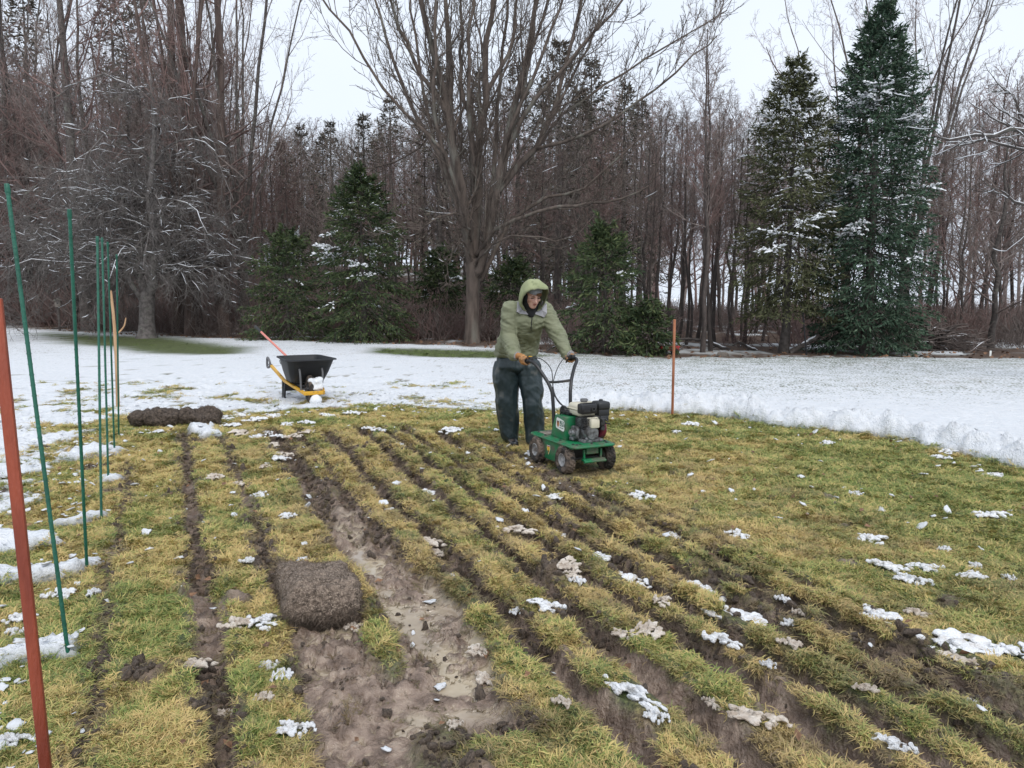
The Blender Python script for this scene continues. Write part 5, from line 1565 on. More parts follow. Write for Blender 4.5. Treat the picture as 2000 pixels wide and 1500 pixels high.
# ------------------------------------------------------------------ the person
def build_person():
    F = Vector((.43, -.903, 0)); S = Vector((.903, .43, 0)); U = Vector((0, 0, 1))
    BS = Matrix((S, F, U)).transposed()
    def c1(cx, cy, Y): return P(940 + cx / 3.41, 510 + cy / 3.41, Y)
    base = Vector((.10, 7.95, ground_z(.1, 7.95)))
    loc = lambda p: Vector(p) - base
    def E(p, rad, bs=BS): return (loc(p), rad, bs)
    # joints
    shR, shL = c1(192, 318, 7.60), c1(412, 322, 7.76)
    elR, elL = c1(182, 505, 7.58), c1(512, 492, 7.66)
    wrR, wrL = c1(222, 628, 7.38), c1(574, 622, 7.49)
    hip = c1(242, 650, 7.93)
    knR, knL = c1(172, 935, 7.93), c1(343, 955, 7.84)
    anR, anL = c1(190, 1185, 7.98), c1(352, 1195, 7.90)
    headc = c1(342, 225, 7.50)
    fd = Vector((.34, -.85, -.46)).normalized(); sd_ = Vector((.93, .37, 0)).normalized()
    sd_ = (sd_ - fd * sd_.dot(fd)).normalized(); ud = fd.cross(sd_).normalized() * -1
    if ud.z < 0: ud = -ud
    HB = Matrix((sd_, fd, ud)).transposed()
    def hp(s, f, u): return headc + sd_ * s + fd * f + ud * u
    chest = c1(300, 400, 7.70); neck = c1(325, 325, 7.62)
    hulls = [
        [(loc(hp(0, -.02, .03)), (.082, .092, .085), HB), (loc(hp(0, .022, -.035)), (.070, .060, .055), HB)],
        [(loc(hp(0, .022, -.035)), (.070, .062, .05), HB), (loc(hp(0, .062, -.100)), (.030, .022, .018), HB), (loc(hp(.036, .015, -.075)), (.022, .03, .03), HB), (loc(hp(-.036, .015, -.075)), (.022, .03, .03), HB)],
        [(loc(hp(0, .090, .012)), (.009, .008, .012), HB), (loc(hp(0, .112, -.028)), (.013, .011, .010), HB), (loc(hp(0, .086, -.034)), (.020, .010, .012), HB)],
        [(loc(hp(-.034, .076, .026)), (.022, .014, .009), HB), (loc(hp(.034, .076, .026)), (.022, .014, .009), HB)],
        [(loc(hp(-.044, .064, -.020)), (.020, .018, .018), HB)], [(loc(hp(.044, .064, -.020)), (.020, .018, .018), HB)],
        [(loc(hp(0, .078, -.062)), (.022, .012, .010), HB)],
        [(loc(hp(0, -.03, -.05)), (.052, .055, .05), HB), (loc(neck), (.06, .06, .05), BS)],
        [(loc(neck), (.07, .055, .05), BS), (loc(chest), (.13, .07, .10), BS)],
        [(loc(chest), (.13, .07, .10), BS), (loc(hip + U * -.02), (.11, .06, .08), BS)],
    ]
    for a, b_, c_, r in ((shR, elR, wrR, (.055, .042, .030)), (shL, elL, wrL, (.055, .042, .030))):
        hulls += [[E(chest, (.1, .07, .07)), E(a, r[0])], [E(a, r[0]), E(b_, r[1])], [E(b_, r[1]), E(c_, r[2])]]
    for s, a, b_ in ((-1, knR, anR), (1, knL, anL)):
        hj = hip + S * s * .10
        hulls += [[E(hj, .085), E(a, .058)], [E(a, .058), E(b_, .038)]]
    me = blob_mesh('person', hulls, .0085, 2)
    root = add_obj('person', me, M_SKIN, None, base)
    tag(root, 'person in olive hooded jacket and dark waterproof trousers pushing the green sod cutter', 'person')
    # face
    for s in (-1, 1):
        k = BM(); k.sphere(loc(hp(s * .033, .083, .006)), (.018, .006, .0050), 2, HB); k.obj('eye', M_EYE, root)
        k = BM(); k.tube([loc(hp(s * .012, .093, .024)), loc(hp(s * .030, .093, .030)), loc(hp(s * .050, .082, .024))], [.003, .004, .002], 6); k.obj('eyebrow', M_HAIR, root)
    k = BM(); k.sphere(loc(hp(0, .090, -.060)), (.022, .006, .0065), 2, HB); k.obj('mouth', M_LIPS, root)
    # knit hat band and fringe of hair
    k = BM(); k.lathe([(.079, 0), (.086, .004), (.088, .022), (.085, .038), (.078, .060), (.05, .085), (0, .094)], loc(hp(0, -.012, .040)), ud, 28)
    for v in k.b.verts:
        d = v.co - loc(hp(0, -.012, .04)); v.co += fd * d.dot(fd) * .18
    k.obj('knit_hat', M_HAT, root)
    k = BM()
    for i in range(7):
        s = .000 + i * .007
        k.tube([loc(hp(s, .083, .060)), loc(hp(s + .002, .098, .050)), loc(hp(s + .006, .095, .036))], [.005, .006, .002], 6)
    k.obj('hair', M_HAIR, root)
    # gaiter
    g = blob_mesh('neck_gaiter', [[(loc(hp(0, -.01, -.075)), (.078, .078, .05), HB), (loc(c1(325, 318, 7.585)), (.085, .07, .05), BS)], [(loc(c1(325, 318, 7.585)), (.085, .07, .05), BS), (loc(c1(332, 356, 7.545)), (.035, .035, .03), BS)],
                                  [(loc(hp(-.070, .0, -.03)), (.022, .045, .07), HB), (loc(hp(-.05, -.01, -.09)), (.04, .05, .04), HB)], [(loc(hp(.070, .0, -.03)), (.022, .045, .07), HB), (loc(hp(.05, -.01, -.09)), (.04, .05, .04), HB)]], .007, 3)
    add_obj('neck_gaiter', g, M_GAITER, root)
    # jacket
    def folds(co):
        w = co + np.array(base)
        z = w[:, 2]
        a = fbm(w[:, 0] + w[:, 1] * .3, z, 7, 3, 61) - .5
        b_ = fbm(w[:, 0] * .6 + z * .9, z * 1.6 - w[:, 1], 13, 2, 62)
        rd = 1 - np.abs(2 * b_ - 1)
        slv = fbm(w[:, 0] * .35, z * 2.2 + w[:, 1] * 1.3, 12, 2, 63)
        return a * .02 + (rd - .6) * .020 + (1 - np.abs(2 * slv - 1) - .6) * .012
    hem = c1(232, 622, 7.93); waist = c1(246, 535, 7.87); sho = c1(303, 325, 7.66)
    shl = [
        [E(hem, (.238, .185, .05)), E(waist, (.222, .17, .08))],
        [E(waist, (.222, .17, .08)), E(chest, (.198, .155, .12))],
        [E(chest, (.198, .155, .12)), E(c1(308, 350, 7.66), (.165, .12, .07))],
        [E(shR, (.085, .085, .075)), E(sho, (.12, .10, .06)), E(shL, (.085, .085, .075))],
        [E(c1(318, 325, 7.62), (.10, .085, .04)), E(sho, (.13, .11, .05))],
        [E(shR, (.092, .092, .08)), E(elR, .080)], [E(elR, .080), E(wrR, .058)],
        [E(shL, (.09, .092, .08)), E(elL, .080)], [E(elL, .080), E(wrL, .056)],
        [E(shR, (.085, .09, .075)), E(chest + S * -.12, (.08, .12, .1))], [E(shL, (.085, .09, .075)), E(chest + S * .12, (.08, .12, .1))],
    ]
    jk = blob_mesh('jacket', shl, .0085, 4, folds)
    J = add_obj('jacket', jk, M_JACKET, root)
    # placket, zip, pocket seams
    k = BM()
    zz = [c1(335, 372, 7.49), c1(332, 415, 7.50), c1(330, 470, 7.545)]
    zz = [loc(p) for p in zz]
    def onto(p, off=.004):
        "push a point to the jacket's front surface"
        v = Vector(p) + base; d = (v - Vector((0, 0, CAM_H))).normalized(); o = Vector((0, 0, CAM_H)) - base
        ok, hitp, nrm, _ = J.ray_cast(o, d)
        return hitp + nrm * off if ok else Vector(p)
    pl = [onto(loc(c1(a, b_, 7.5)), .003) for a, b_ in ((338, 372), (336, 395), (333, 420), (331, 445), (330, 470))]
    k.tube(pl, [.006, .0055, .005, .005, .003], 6); k.obj('zip', M_GAITER, J)
    k = BM()
    k.tube([onto(loc(c1(a, b_, 7.5)), .001) for a, b_ in ((350, 368), (350, 410), (342, 450), (334, 480), (322, 450), (318, 410), (316, 372))], .005, 6); k.obj('placket', M_JACKET, J)
    for pts in (((225, 350), (228, 420), (232, 500), (236, 570)), ((232, 352), (270, 356), (318, 366)), ((95, 600), (150, 622), (210, 650), (300, 662), (375, 640))):
        k = BM(); k.tube([onto(loc(c1(a, b_, 7.5)), .0) for a, b_ in pts], .004, 6); k.obj('seam', M_JACKET, J)
    # lapels
    for pts in ([(238, 285), (232, 340), (262, 350), (318, 352), (325, 338), (296, 312), (268, 272)], [(345, 348), (372, 300), (405, 262), (432, 292), (438, 345), (425, 368), (392, 368)]):
        fr = [onto(loc(c1(a, b_, 7.5)), .020) for a, b_ in pts]
        bk = [onto(loc(c1(a, b_, 7.5)), .004) for a, b_ in pts]
        k = BM(); cf = sum(fr, Vector()) / len(fr) + (sum(fr, Vector()) - sum(bk, Vector())) / len(fr) * .25
        A = [k.b.verts.new(p) for p in fr]; B = [k.b.verts.new(p) for p in bk]; cc = k.b.verts.new(cf); n = len(A)
        for i in range(n):
            k.b.faces.new((A[i], A[(i + 1) % n], cc)); k.b.faces.new((A[i], B[i], B[(i + 1) % n], A[(i + 1) % n]))
        k.obj('collar_flap', M_LINING, J)
    # hood
    NS, NP = 22, 40
    V = []
    for i in range(NS + 1):
        s = i / NS
        for j in range(NP + 1):
            ph = R(-158 + 316 * j / NP)
            ang = R(2 + 96 * s)
            up = math.cos(ph); sd2 = math.sin(ph)
            ru = .165 if up > 0 else .205
            rad = math.sin(ang)
            fr = -.125 * math.cos(ang) + .0
            ext = s ** 1.6 * (.058 + .070 * max(0, up) ** .7) + s ** 2 * .012 * up
            w_ = .5 + .5 * math.sin(ph * 5 + s * 3)
            rr_ = rad * (1 + .028 * math.sin(ph * 7 + s * 9) + .02 * math.sin(ph * 3 - s * 14) + .015 * math.sin(ph * 13 + s * 5))
            if s > .9: rr_ *= 1 - .05 * (s - .9) / .1
            peak = -.030 * max(0, up) * max(0, (s - .55) / .45) ** 1.5 + .012 * math.exp(-((abs(ph) - .75) / .35) ** 2) * (1 - s * .4)
            p = hp(sd2 * rr_ * .126 * (1.0 + (.30 * min(1, -up * 1.3) if up < 0 else 0)), -.015 + fr + ext, .035 + up * rr_ * ru * (.86 if up > 0 else 1.0) + peak - (0.0 if up > 0 else .0))
            V.append(loc(p))
    me = bpy.data.meshes.new('hood')
    fcs = [(i * (NP + 1) + j, i * (NP + 1) + j + 1, (i + 1) * (NP + 1) + j + 1, (i + 1) * (NP + 1) + j) for i in range(NS) for j in range(NP)]
    me.from_pydata([tuple(v) for v in V], [], fcs)
    for p in me.polygons: p.use_smooth = True
    H = add_obj('hood', me, M_HOOD, root)
    sm = H.modifiers.new('t', 'SOLIDIFY'); sm.thickness = .007; sm.offset = 0
    k = BM(); k.tube([V[NS * (NP + 1) + j] for j in range(NP + 1)], .0055, 6); k.obj('hood_hem', M_JACKET, H)
    # trousers
    def tf(co):
        w = co + np.array(base); z = w[:, 2]
        v = fbm(w[:, 0] * 1.0 + w[:, 1] * .4, z * .35, 11, 3, 71)
        d = 1 - np.abs(2 * fbm(w[:, 0] + z * .7, z + w[:, 1], 6, 3, 72) - 1)
        return (1 - np.abs(2 * v - 1) - .6) * .026 + (d - .6) * .022
    tR, tL = c1(163, 760, 7.93), c1(328, 760, 7.88)
    th = [
        [E(c1(238, 640, 7.94), (.215, .165, .06)), E(c1(240, 700, 7.93), (.225, .17, .06))],
        [E(c1(170, 690, 7.93), (.125, .16, .06)), E(tR, (.132, .145, .06))], [E(tR, (.132, .145, .06)), E(knR, (.112, .12, .07))],
        [E(knR, (.112, .12, .07)), E(c1(184, 1080, 7.97), (.098, .11, .05))], [E(c1(184, 1080, 7.97), (.098, .11, .05)), E(c1(190, 1180, 7.98), (.078, .095, .03))],
        [E(c1(310, 690, 7.90), (.125, .16, .06)), E(tL, (.118, .135, .06))], [E(tL, (.118, .135, .06)), E(knL, (.100, .11, .07))],
        [E(knL, (.100, .11, .07)), E(c1(352, 1080, 7.87), (.095, .105, .05))], [E(c1(352, 1080, 7.87), (.095, .105, .05)), E(c1(356, 1200, 7.89), (.090, .10, .03))],
    ]
    tm = blob_mesh('trousers', th, .009, 4, tf)
    add_obj('trousers', tm, M_TROUS, root)
    # boots
    for a, yaw, pit in ((anR, -.15, 0), (anL, .1, 0)):
        fz = ground_z(a.x, a.y)
        ff = (F + S * yaw).normalized(); ss = Vector((-ff.y, ff.x, 0)) * -1
        bb = Matrix((ss, ff, U)).transposed()
        a0 = Vector((a.x, a.y, fz))
        bo = blob_mesh('boot', [[(loc(a0 + U * .16), (.055, .065, .05), bb), (loc(a0 + U * .06), (.048, .06, .045), bb)],
                                [(loc(a0 + U * .05 - ff * .03), (.046, .05, .045), bb), (loc(a0 + U * .045 + ff * .10), (.052, .06, .04), bb), (loc(a0 + U * .035 + ff * .17), (.045, .045, .03), bb)],
                                [(loc(a0 + U * .012 - ff * .05), (.046, .035, .012), bb), (loc(a0 + U * .012 + ff * .17), (.052, .05, .012), bb)]], .007, 3)
        add_obj('boot', bo, M_BOOT, root)
    # gloves: palm and five fingers closed on the grips
    for g, w_, side in ((GRIP_R, wrR, -1), (GRIP_L, wrL, 1)):
        ax = -MF                      # along the grip, towards the person
        lat = ML * side               # away from the machine's centre line
        up = U
        gr = .024
        palm = g + up * .032 + ax * .0 + lat * .012
        hh = [[(loc(palm + MF * .040), (.018, .018, .016)), (loc(palm - MF * .040), (.020, .018, .018)), (loc(palm + lat * .022 - up * .020 + MF * .03), .015), (loc(palm + lat * .022 - up * .020 - MF * .035), .016)],
              [(loc(palm - MF * .03 + up * .006), (.030, .030, .022)), (loc(w_ + (palm - w_) * .45), .034), (loc(w_ + (palm - w_) * .1), .036)]]
        for i, (o_, ln, r) in enumerate(((.042, 1.0, .0115), (.019, 1.1, .012), (-.005, 1.05, .0118), (-.028, .85, .0105))):
            prev = None
            for k2 in range(5):
                th_ = R(75 - (k2 * 52) * ln)
                p = g + MF * o_ + lat * math.cos(th_) * (gr + .013) + up * math.sin(th_) * (gr + .013)
                cur = (loc(p), r * (1 - .06 * k2))
                if prev: hh.append([prev, cur])
                prev = cur
        tp = [palm - MF * .035 - lat * .022, g + MF * .0 - lat * .036 + up * .012, g + MF * .022 - lat * .032 - up * .012]
        for p, q in zip(tp[:-1], tp[1:]): hh.append([(loc(p), .0135), (loc(q), .0120)])
        gm = blob_mesh('glove', hh, .0042, 2)
        G_ = add_obj('glove', gm, M_GLOVE, root)
        d = (palm - w_).normalized()
        k = BM(); k.cyl(loc(w_ - d * .02), loc(w_ + d * .062), .046, .040, 20, .006); k.obj('knit_cuff', M_CUFF, G_)
build_person()

# ------------------------------------------------------------------ wheelbarrow
def build_barrow():
    fw = Vector((.47, -.883, 0)).normalized(); yaw = math.atan2(fw.y, fw.x)
    w = Vector((-2.90, 10.98, 0)); z0 = ground_z(w.x, w.y) - .01
    T = thing('wheelbarrow', 'black plastic tray wheelbarrow with yellow frame standing in the snow', 'wheelbarrow', (w.x, w.y, z0), yaw)
    # tray: lofted, open
    def ring(x0, x1, hy0, hy1, z, r, n=6):
        pts = []
        for cx, cy, a0, hy in ((x1 - r, hy1 - r, 0, hy1), (x0 + r, hy0 - r, 90, hy0), (x0 + r, -hy0 + r, 180, hy0), (x1 - r, -hy1 + r, 270, hy1)):
            for k in range(n): a = R(a0 + 90 * k / (n - 1)); pts.append((cx + r * math.cos(a), cy + r * math.sin(a), z))
        return pts
    rings = [ring(-.52, -.18, .20, .20, .285, .06), ring(-.60, -.10, .225, .235, .295, .07), ring(-.66, .02, .26, .285, .44, .08), ring(-.73, .15, .295, .335, .630, .09), ring(-.765, .185, .325, .365, .640, .10), ring(-.768, .188, .328, .368, .622, .10)]
    inner = [ring(-.735, .155, .295, .335, .640, .09), ring(-.65, .01, .252, .277, .44, .08), ring(-.59, -.11, .215, .225, .305, .07), ring(-.52, -.18, .19, .19, .300, .06)]
    t = bmesh.new()
    def loft(rs):
        vs = [[t.verts.new(p) for p in r] for r in rs]
        n = len(vs[0])
        for A, B in zip(vs[:-1], vs[1:]):
            for j in range(n): t.faces.new((A[j], A[(j + 1) % n], B[(j + 1) % n], B[j]))
        return vs
    a = loft(rings[:5]); t.faces.new(a[0])
    a2 = loft(rings[4:]); b = loft([rings[4]] + inner); t.faces.new(b[-1])
    bmesh.ops.remove_doubles(t, verts=t.verts, dist=.0005)
    k = BM(); k.b.free(); k.b = t
    tray = k.obj('tray', M_BARROW, T, sharp=50)
    k = BM(); k.prism([(-.045, -.03), (.045, -.03), (.045, .03), (-.045, .03)], (-.60, -.283, .55), (1, .12, 0), (0, -.23, .97), -.003); k.obj('sticker', paint('worn_sticker', (.30, .32, .33), .5, (.05, .05, .05), .5, .7, 30), tray)
    # frame rails
    fr = BM()
    for s in (-1, 1):
        pts = [(-1.28, s * .30, .455), (-.60, s * .235, .275), (.22, s * .125, .165)]
        for p, q in zip(pts[:-1], pts[1:]):
            p, q = Vector(p), Vector(q); d = q - p
            ang = Matrix((d.normalized(), Vector((0, 0, 1)).cross(d).normalized(), d.normalized().cross(Vector((0, 0, 1)).cross(d).normalized()))).transposed()
            fr.box((p + q) / 2, (d.length + .01, .042, .040), ang, .006)
    frame = fr.obj('frame', M_YELLOW, T)
    k = BM(); k.box((.235, 0, .170), (.030, .30, .055), bev=.006); k.prism([(-.03, 0), (.03, 0), (.02, .05), (-.02, .05)], (.235, .14, .19), (1, 0, 0), (0, 0, 1), .012); k.obj('bumper', M_YELLOW, T)
    # D grips
    for s in (-1, 1):
        k = BM(); o = Vector((-1.30, s * .305, .46)); ax = Vector((-.955, s * .09, .25)).normalized(); up = Vector((.24, 0, .97))
        pts = [o + up * .02, o + ax * .05 + up * .055, o + ax * .13 + up * .075, o + ax * .165 + up * .045, o + ax * .165 - up * .05, o + ax * .13 - up * .085, o + ax * .06 - up * .06, o - up * .02]
        k.tube([tuple(q) for q in resample(pts, 26)], .017, 10); k.cyl(o - ax * .06, o + ax * .02, .028, .024); k.obj('grip', M_GREYPL, T)
    # legs, braces
    for s in (-1, 1):
        k = BM()
        k.box((-.725, s * .235, .155), (.045, .03, .33), Matrix.Rotation(.10, 3, 'Y'), .004)
        k.box((-.60, s * .235, .145), (.035, .028, .30), Matrix.Rotation(.35, 3, 'Y'), .004)
        k.box((-.70, s * .235, .018), (.16, .036, .025), bev=.004)
        k.obj('leg', M_BLACKP, T)
    k = BM(); k.box((-.64, 0, .19), (.012, .47, .15), bev=.003); k.box((-.35, 0, .235), (.5, .2, .03), bev=.004); k.obj('cross_panel', M_BLACKP, T)
    for s in (-1, 1):
        k = BM(); k.tube([tuple(q) for q in resample([(.06, s * .16, .50), (.10, s * .16, .44), (.10, s * .155, .34), (.09, s * .15, .20)], 14)], .014, 8); k.obj('tray_strut', M_GREYPL, T)
    # wheel
    k = BM(); k.lathe([(.10, -.035), (.13, -.045), (.175, -.042), (.195, -.02), (.198, 0), (.195, .02), (.175, .042), (.13, .045), (.10, .035), (.10, -.035)], (0, 0, .205), (0, 1, 0), 36)
    wh = k.obj('wheel', M_RUBBER, T)
    k = BM(); k.lathe([(.105, -.03), (.09, -.035), (.04, -.015), (.03, -.05), (0, -.05)], (0, 0, .205), (0, 1, 0), 24); k.lathe([(.105, .03), (.09, .035), (.04, .015), (.03, .05), (0, .05)], (0, 0, .205), (0, 1, 0), 24); k.cyl((0, -.13, .205), (0, .13, .205), .012); k.obj('rim', M_DARKMET, wh)
    # lumps of snow resting on the bumper and the wheel
    sn = blob_mesh('snow_lump', [[((.13, .06, .22), (.09, .10, .04)), ((.12, .07, .33), (.075, .085, .04))], [((.10, .0, .335), (.06, .06, .045))], [((.11, .10, .345), (.055, .07, .04))], [((.16, .05, .31), (.05, .07, .05))], [((.23, .02, .06), (.08, .09, .09))]], .013, 3,
                   lambda co: (fbm(co[:, 0] + co[:, 2], co[:, 1] + co[:, 2] * .7, 22, 3, 81) - .5) * .035)
    o = add_obj('snow_lump', sn, M_SNOW, None, (w.x, w.y, z0)); o.rotation_euler = (0, 0, yaw)
    tag(o, 'white lump of snow sitting on the wheelbarrow bumper', 'snow')
    # shovel standing in the tray
    a, b2 = P(498, 637, 12.25), P(566, 702, 11.80)
    d = (b2 - a).normalized()
    b2 = b2 + d * .10
    S = thing('shovel', 'long salmon-pink handled shovel leaning out of the wheelbarrow', 'shovel', b2)
    lc = lambda q: q - b2
    k = BM(); k.cyl(lc(a + d * .17), lc(b2), .017, .019, 12); k.obj('shaft', M_PINK, S)
    k = BM(); k.cyl(lc(a), lc(a + d * .17), .021, .020, 12, .004); k.obj('grip', M_BLACKPL, S)
    k = BM(); n_ = d.cross(Vector((0, 0, 1))).normalized()
    k.prism([(-.10, 0), (.10, 0), (.105, .12), (.07, .22), (0, .27), (-.07, .22), (-.105, .12)], (0, 0, 0), n_, d * .9 + Vector((.1, 0, -.1)), .006, .001); k.obj('blade', M_DARKMET, S)
build_barrow()

# ------------------------------------------------------------------ stakes
STK = [((133, 1284), (15, 380), 'nearest and tallest looking green stake, leaning left'), ((170, 1112), (136, 420), 'second green stake, at the end of a snow ridge'),
       ((198, 1014), (190, 464), 'third green stake, beside a thin strip of snow'), ((212, 940), (200, 478), 'fourth green stake, close to the third one'),
       ((224, 886), (211, 487), 'fifth green stake, just left of the tan stick'), ((232, 854), (228, 500), 'farthest green stake, right of the tan stick')]
for (bu, bv), (tu, tv), lab in STK:
    g = G(bu, bv); gz = ground_z(g.x, g.y)
    # the top lies where the stake, 1.98 m out of the ground, meets the sight line
    y = g.y; best = None
    for dy in np.linspace(-.35, .35, 141):
        q = P(tu, tv, g.y + dy); e = abs((q - g).length - 1.99)
        if best is None or e < best[0]: best = (e, q)
    top = best[1] if best[0] < .05 else P(tu, tv, g.y)
    T = thing('garden_stake', lab + ' in the row at the left', 'stake', (g.x, g.y, gz), 0, 'green garden stakes in a row')
    d = (top - g); L = d.length; dn = d.normalized()
    k = BM(); 
    k.cyl(-dn * .06, d, .0085, .0085, 10)
    nr = int(L / .045)
    for i in range(nr): c = dn * (.02 + i * .045); k.cyl(c, c + dn * .006, .0100, .0096, 8)
    k.obj('shaft', M_STAKE, T)
    k = BM(); k.cyl(d - dn * .03, d + dn * .012, .0115, .0105, 10, .003); k.obj('end_cap', M_STAKE, T)
# red post at the very front
a = P(-5, 628, 1.68); b2 = P(88, 1500, 1.70); d = (b2 - a).normalized()
foot = a + d * ((a.z + .05) / -d.z)
T = thing('wooden_post', 'red-brown stained square wooden post closest to the camera', 'post', (foot.x, foot.y, 0))
k = BM(); ax = (a - foot); L = ax.length
sx = Vector((.92, .39, 0)); sx = (sx - ax.normalized() * sx.dot(ax.normalized())).normalized(); sy = ax.normalized().cross(sx)
k.box(ax * .5, (.0235, .0235, L), Matrix((sx, sy, ax.normalized())).transposed(), .003)
k.obj('post', M_REDPOST, T)
# copper coloured stake on the right
g = G(1313, 813); gz = ground_z(g.x, g.y); tz = P(1313, 626, g.y)
T = thing('wooden_stake', 'thin orange-brown stake at the snow edge right of the sod cutter', 'stake', (g.x, g.y, gz))
k = BM(); k.box((0, 0, tz.z / 2 - .05), (.026, .026, tz.z + .1), Matrix.Rotation(.5, 3, 'Z'), .004); k.obj('shaft', M_COPPER, T)
# tan stick with a side shoot
g = G(231, 800); T = thing('wooden_stick', 'peeled tan branch with a side shoot among the green stakes', 'stick', (g.x, g.y, ground_z(g.x, g.y)))
W_ = lambda u, v, dy=0: tuple(P(u, v, g.y + dy) - g)
k = BM(); k.tube([tuple(q) for q in resample([W_(231, 812), W_(229, 740), W_(226, 680), W_(222, 620), W_(216, 570)], 18)], list(np.linspace(.026, .017, 18)), 9); sh = k.obj('stem', M_STICK, T)
k = BM(); k.tube([tuple(q) for q in resample([W_(228, 655), W_(236, 648, .03), W_(243, 638, .05), W_(246, 623, .06)], 10)], list(np.linspace(.013, .008, 10)), 7); k.obj('shoot', M_STICK, T)

# ------------------------------------------------------------------ sod rolls
def fringe(bm_, pts, n, rg, ln=.03):
    for i in range(n):
        p = Vector(pts[rg.randint(0, len(pts) - 1)]) + Vector((rg.uniform(-.01, .01), rg.uniform(-.01, .01), rg.uniform(-.012, .012)))
        d = Vector((rg.uniform(-1, 1), rg.uniform(-1, 1), rg.uniform(-.9, .5))).normalized() * ln * rg.uniform(.5, 1.6)
        s = d.cross(Vector((rg.random(), rg.random(), rg.random()))).normalized() * .0016
        a_, b_, c_ = bm_.b.verts.new(p - s), bm_.b.verts.new(p + s), bm_.b.verts.new(p + d)
        bm_.b.faces.new((a_, b_, c_))
SF = Vector((.385, -.923, 0)).normalized(); SN = Vector((.923, .385, 0))
def sod_front():
    g = G(640, 1222); y = g.y
    T = thing('sod_roll', 'large brown folded sod slab, roots outward, lying by the wet trench', 'sod', (g.x, g.y, ground_z(g.x, g.y)), math.atan2(SN.y, SN.x))
    # local: x across the strip, -y towards the camera
    H = [[((-.125, .11, .11), (.065, .11, .115)), ((.125, .10, .105), (.06, .11, .115))],
         [((-.125, .11, .115), (.065, .10, .115)), ((.125, .10, .115), (.06, .10, .115)), ((-.125, .42, .10), (.065, .10, .105)), ((.115, .42, .095), (.06, .10, .105))],
         [((-.125, .42, .10), (.065, .10, .105)), ((.115, .42, .095), (.06, .10, .105)), ((-.11, .62, .06), (.06, .10, .085)), ((.10, .62, .055), (.06, .10, .085))]]
    me = blob_mesh('sod', H, .012, 4, lambda c: (fbm(c[:, 0], c[:, 1] + c[:, 2], 5, 4, 91) - .5) * .07 + (fbm(c[:, 0] + c[:, 2], c[:, 1] + c[:, 2], 34, 3, 92) - .5) * .022 + (fbm(c[:, 0] - c[:, 2], c[:, 1] + c[:, 2], 80, 2, 93) - .5) * .010)
    me.name = 'roots'
    add_obj('roots', me, M_DIRTYROOT, T)
    k = BM(); rr = random.Random(3)
    co = [v.co.copy() for v in me.vertices if v.co.z > .01]
    fringe(k, co, 7500, rr, .020)
    low = [c for c in co if c.y < .09 and c.z < .12] or co
    fringe(k, low, 2600, rr, .035)
    o = k.obj('root_hairs', noise_mat('root_hairs', (.06, .044, .033), (.25, .195, .15), 12, .9), T, smooth=False); o['kind'] = 'stuff'
sod_front()
def sod_small(u, v, L, dia, label, seed):
    g = G(u, v)
    T = thing('sod_roll', label, 'sod', (g.x, g.y + dia * .4, ground_z(g.x, g.y)), .22, 'rolled sod at the snow edge')
    h = L / 2 - dia * .3
    me = blob_mesh('sod', [[((-h, 0, dia * .42), (dia * .4, dia * .55, dia * .46)), ((h, 0, dia * .45), (dia * .35, dia * .58, dia * .52))]], .016, 3,
                   lambda c: (fbm(c[:, 0] + seed, c[:, 1] + c[:, 2], 6, 4, 95) - .5) * .16 + (fbm(c[:, 0] + c[:, 2], c[:, 1] + seed, 30, 3, 96) - .5) * .03)
    me.name = 'roots'
    add_obj('roots', me, M_SODDARK, T)
    k = BM(); fringe(k, [v.co.copy() for v in me.vertices], 1800, random.Random(seed), .035)
    o = k.obj('root_hairs', noise_mat('root_hairs', (.03, .022, .017), (.15, .115, .09), 12, .9), T, smooth=False); o['kind'] = 'stuff'
sod_small(300, 835, .54, .20, 'left one of two brown sod rolls at the snow edge', 4)
sod_small(388, 831, .48, .22, 'right one of two brown sod rolls at the snow edge', 5)

# ------------------------------------------------------------------ snow patches lying on the lawn, one object each
def patch_mesh(seed):
    rg = np.random.default_rng(seed)
    hull = []
    for i in range(36):
        a, r = rg.uniform(0, 6.28), .46 * rg.random() ** .85
        c = np.array([r * math.cos(a) * 1.1, r * math.sin(a) * .8, rg.uniform(.0, .13) * (1 - r * 1.6)])
        q = Matrix.Rotation(rg.uniform(0, 6.28), 3, 'Z') @ Matrix.Rotation(rg.uniform(-.6, .6), 3, 'X')
        pts = []
        for k in range(5):
            o = Vector((rg.uniform(-.065, .065), rg.uniform(-.06, .06), rg.uniform(-.04, .06)))
            pts.append((tuple(Vector(c) + q @ o), (rg.uniform(.012, .05), rg.uniform(.012, .05), rg.uniform(.010, .03))))
        hull.append(pts)
    me = blob_mesh('snow', hull, .024, 1, lambda c: (fbm(c[:, 0] + seed, c[:, 1] + c[:, 2], 13, 3, 97) - .46) * .11 * (.4 + np.clip(c[:, 2] * 8, 0, 1)))
    return me
pms = [patch_mesh(200 + i) for i in range(6)]
pmd = [m_.copy() for m_ in pms]
for m_ in pms: m_.materials.append(M_MELT)
for m_ in pmd: m_.materials.append(M_SLUSH)
BYWHERE = lambda u, v: ('left part of the lawn' if u < 700 else ('right part of the lawn' if u > 1500 else 'middle strips of the lawn'))
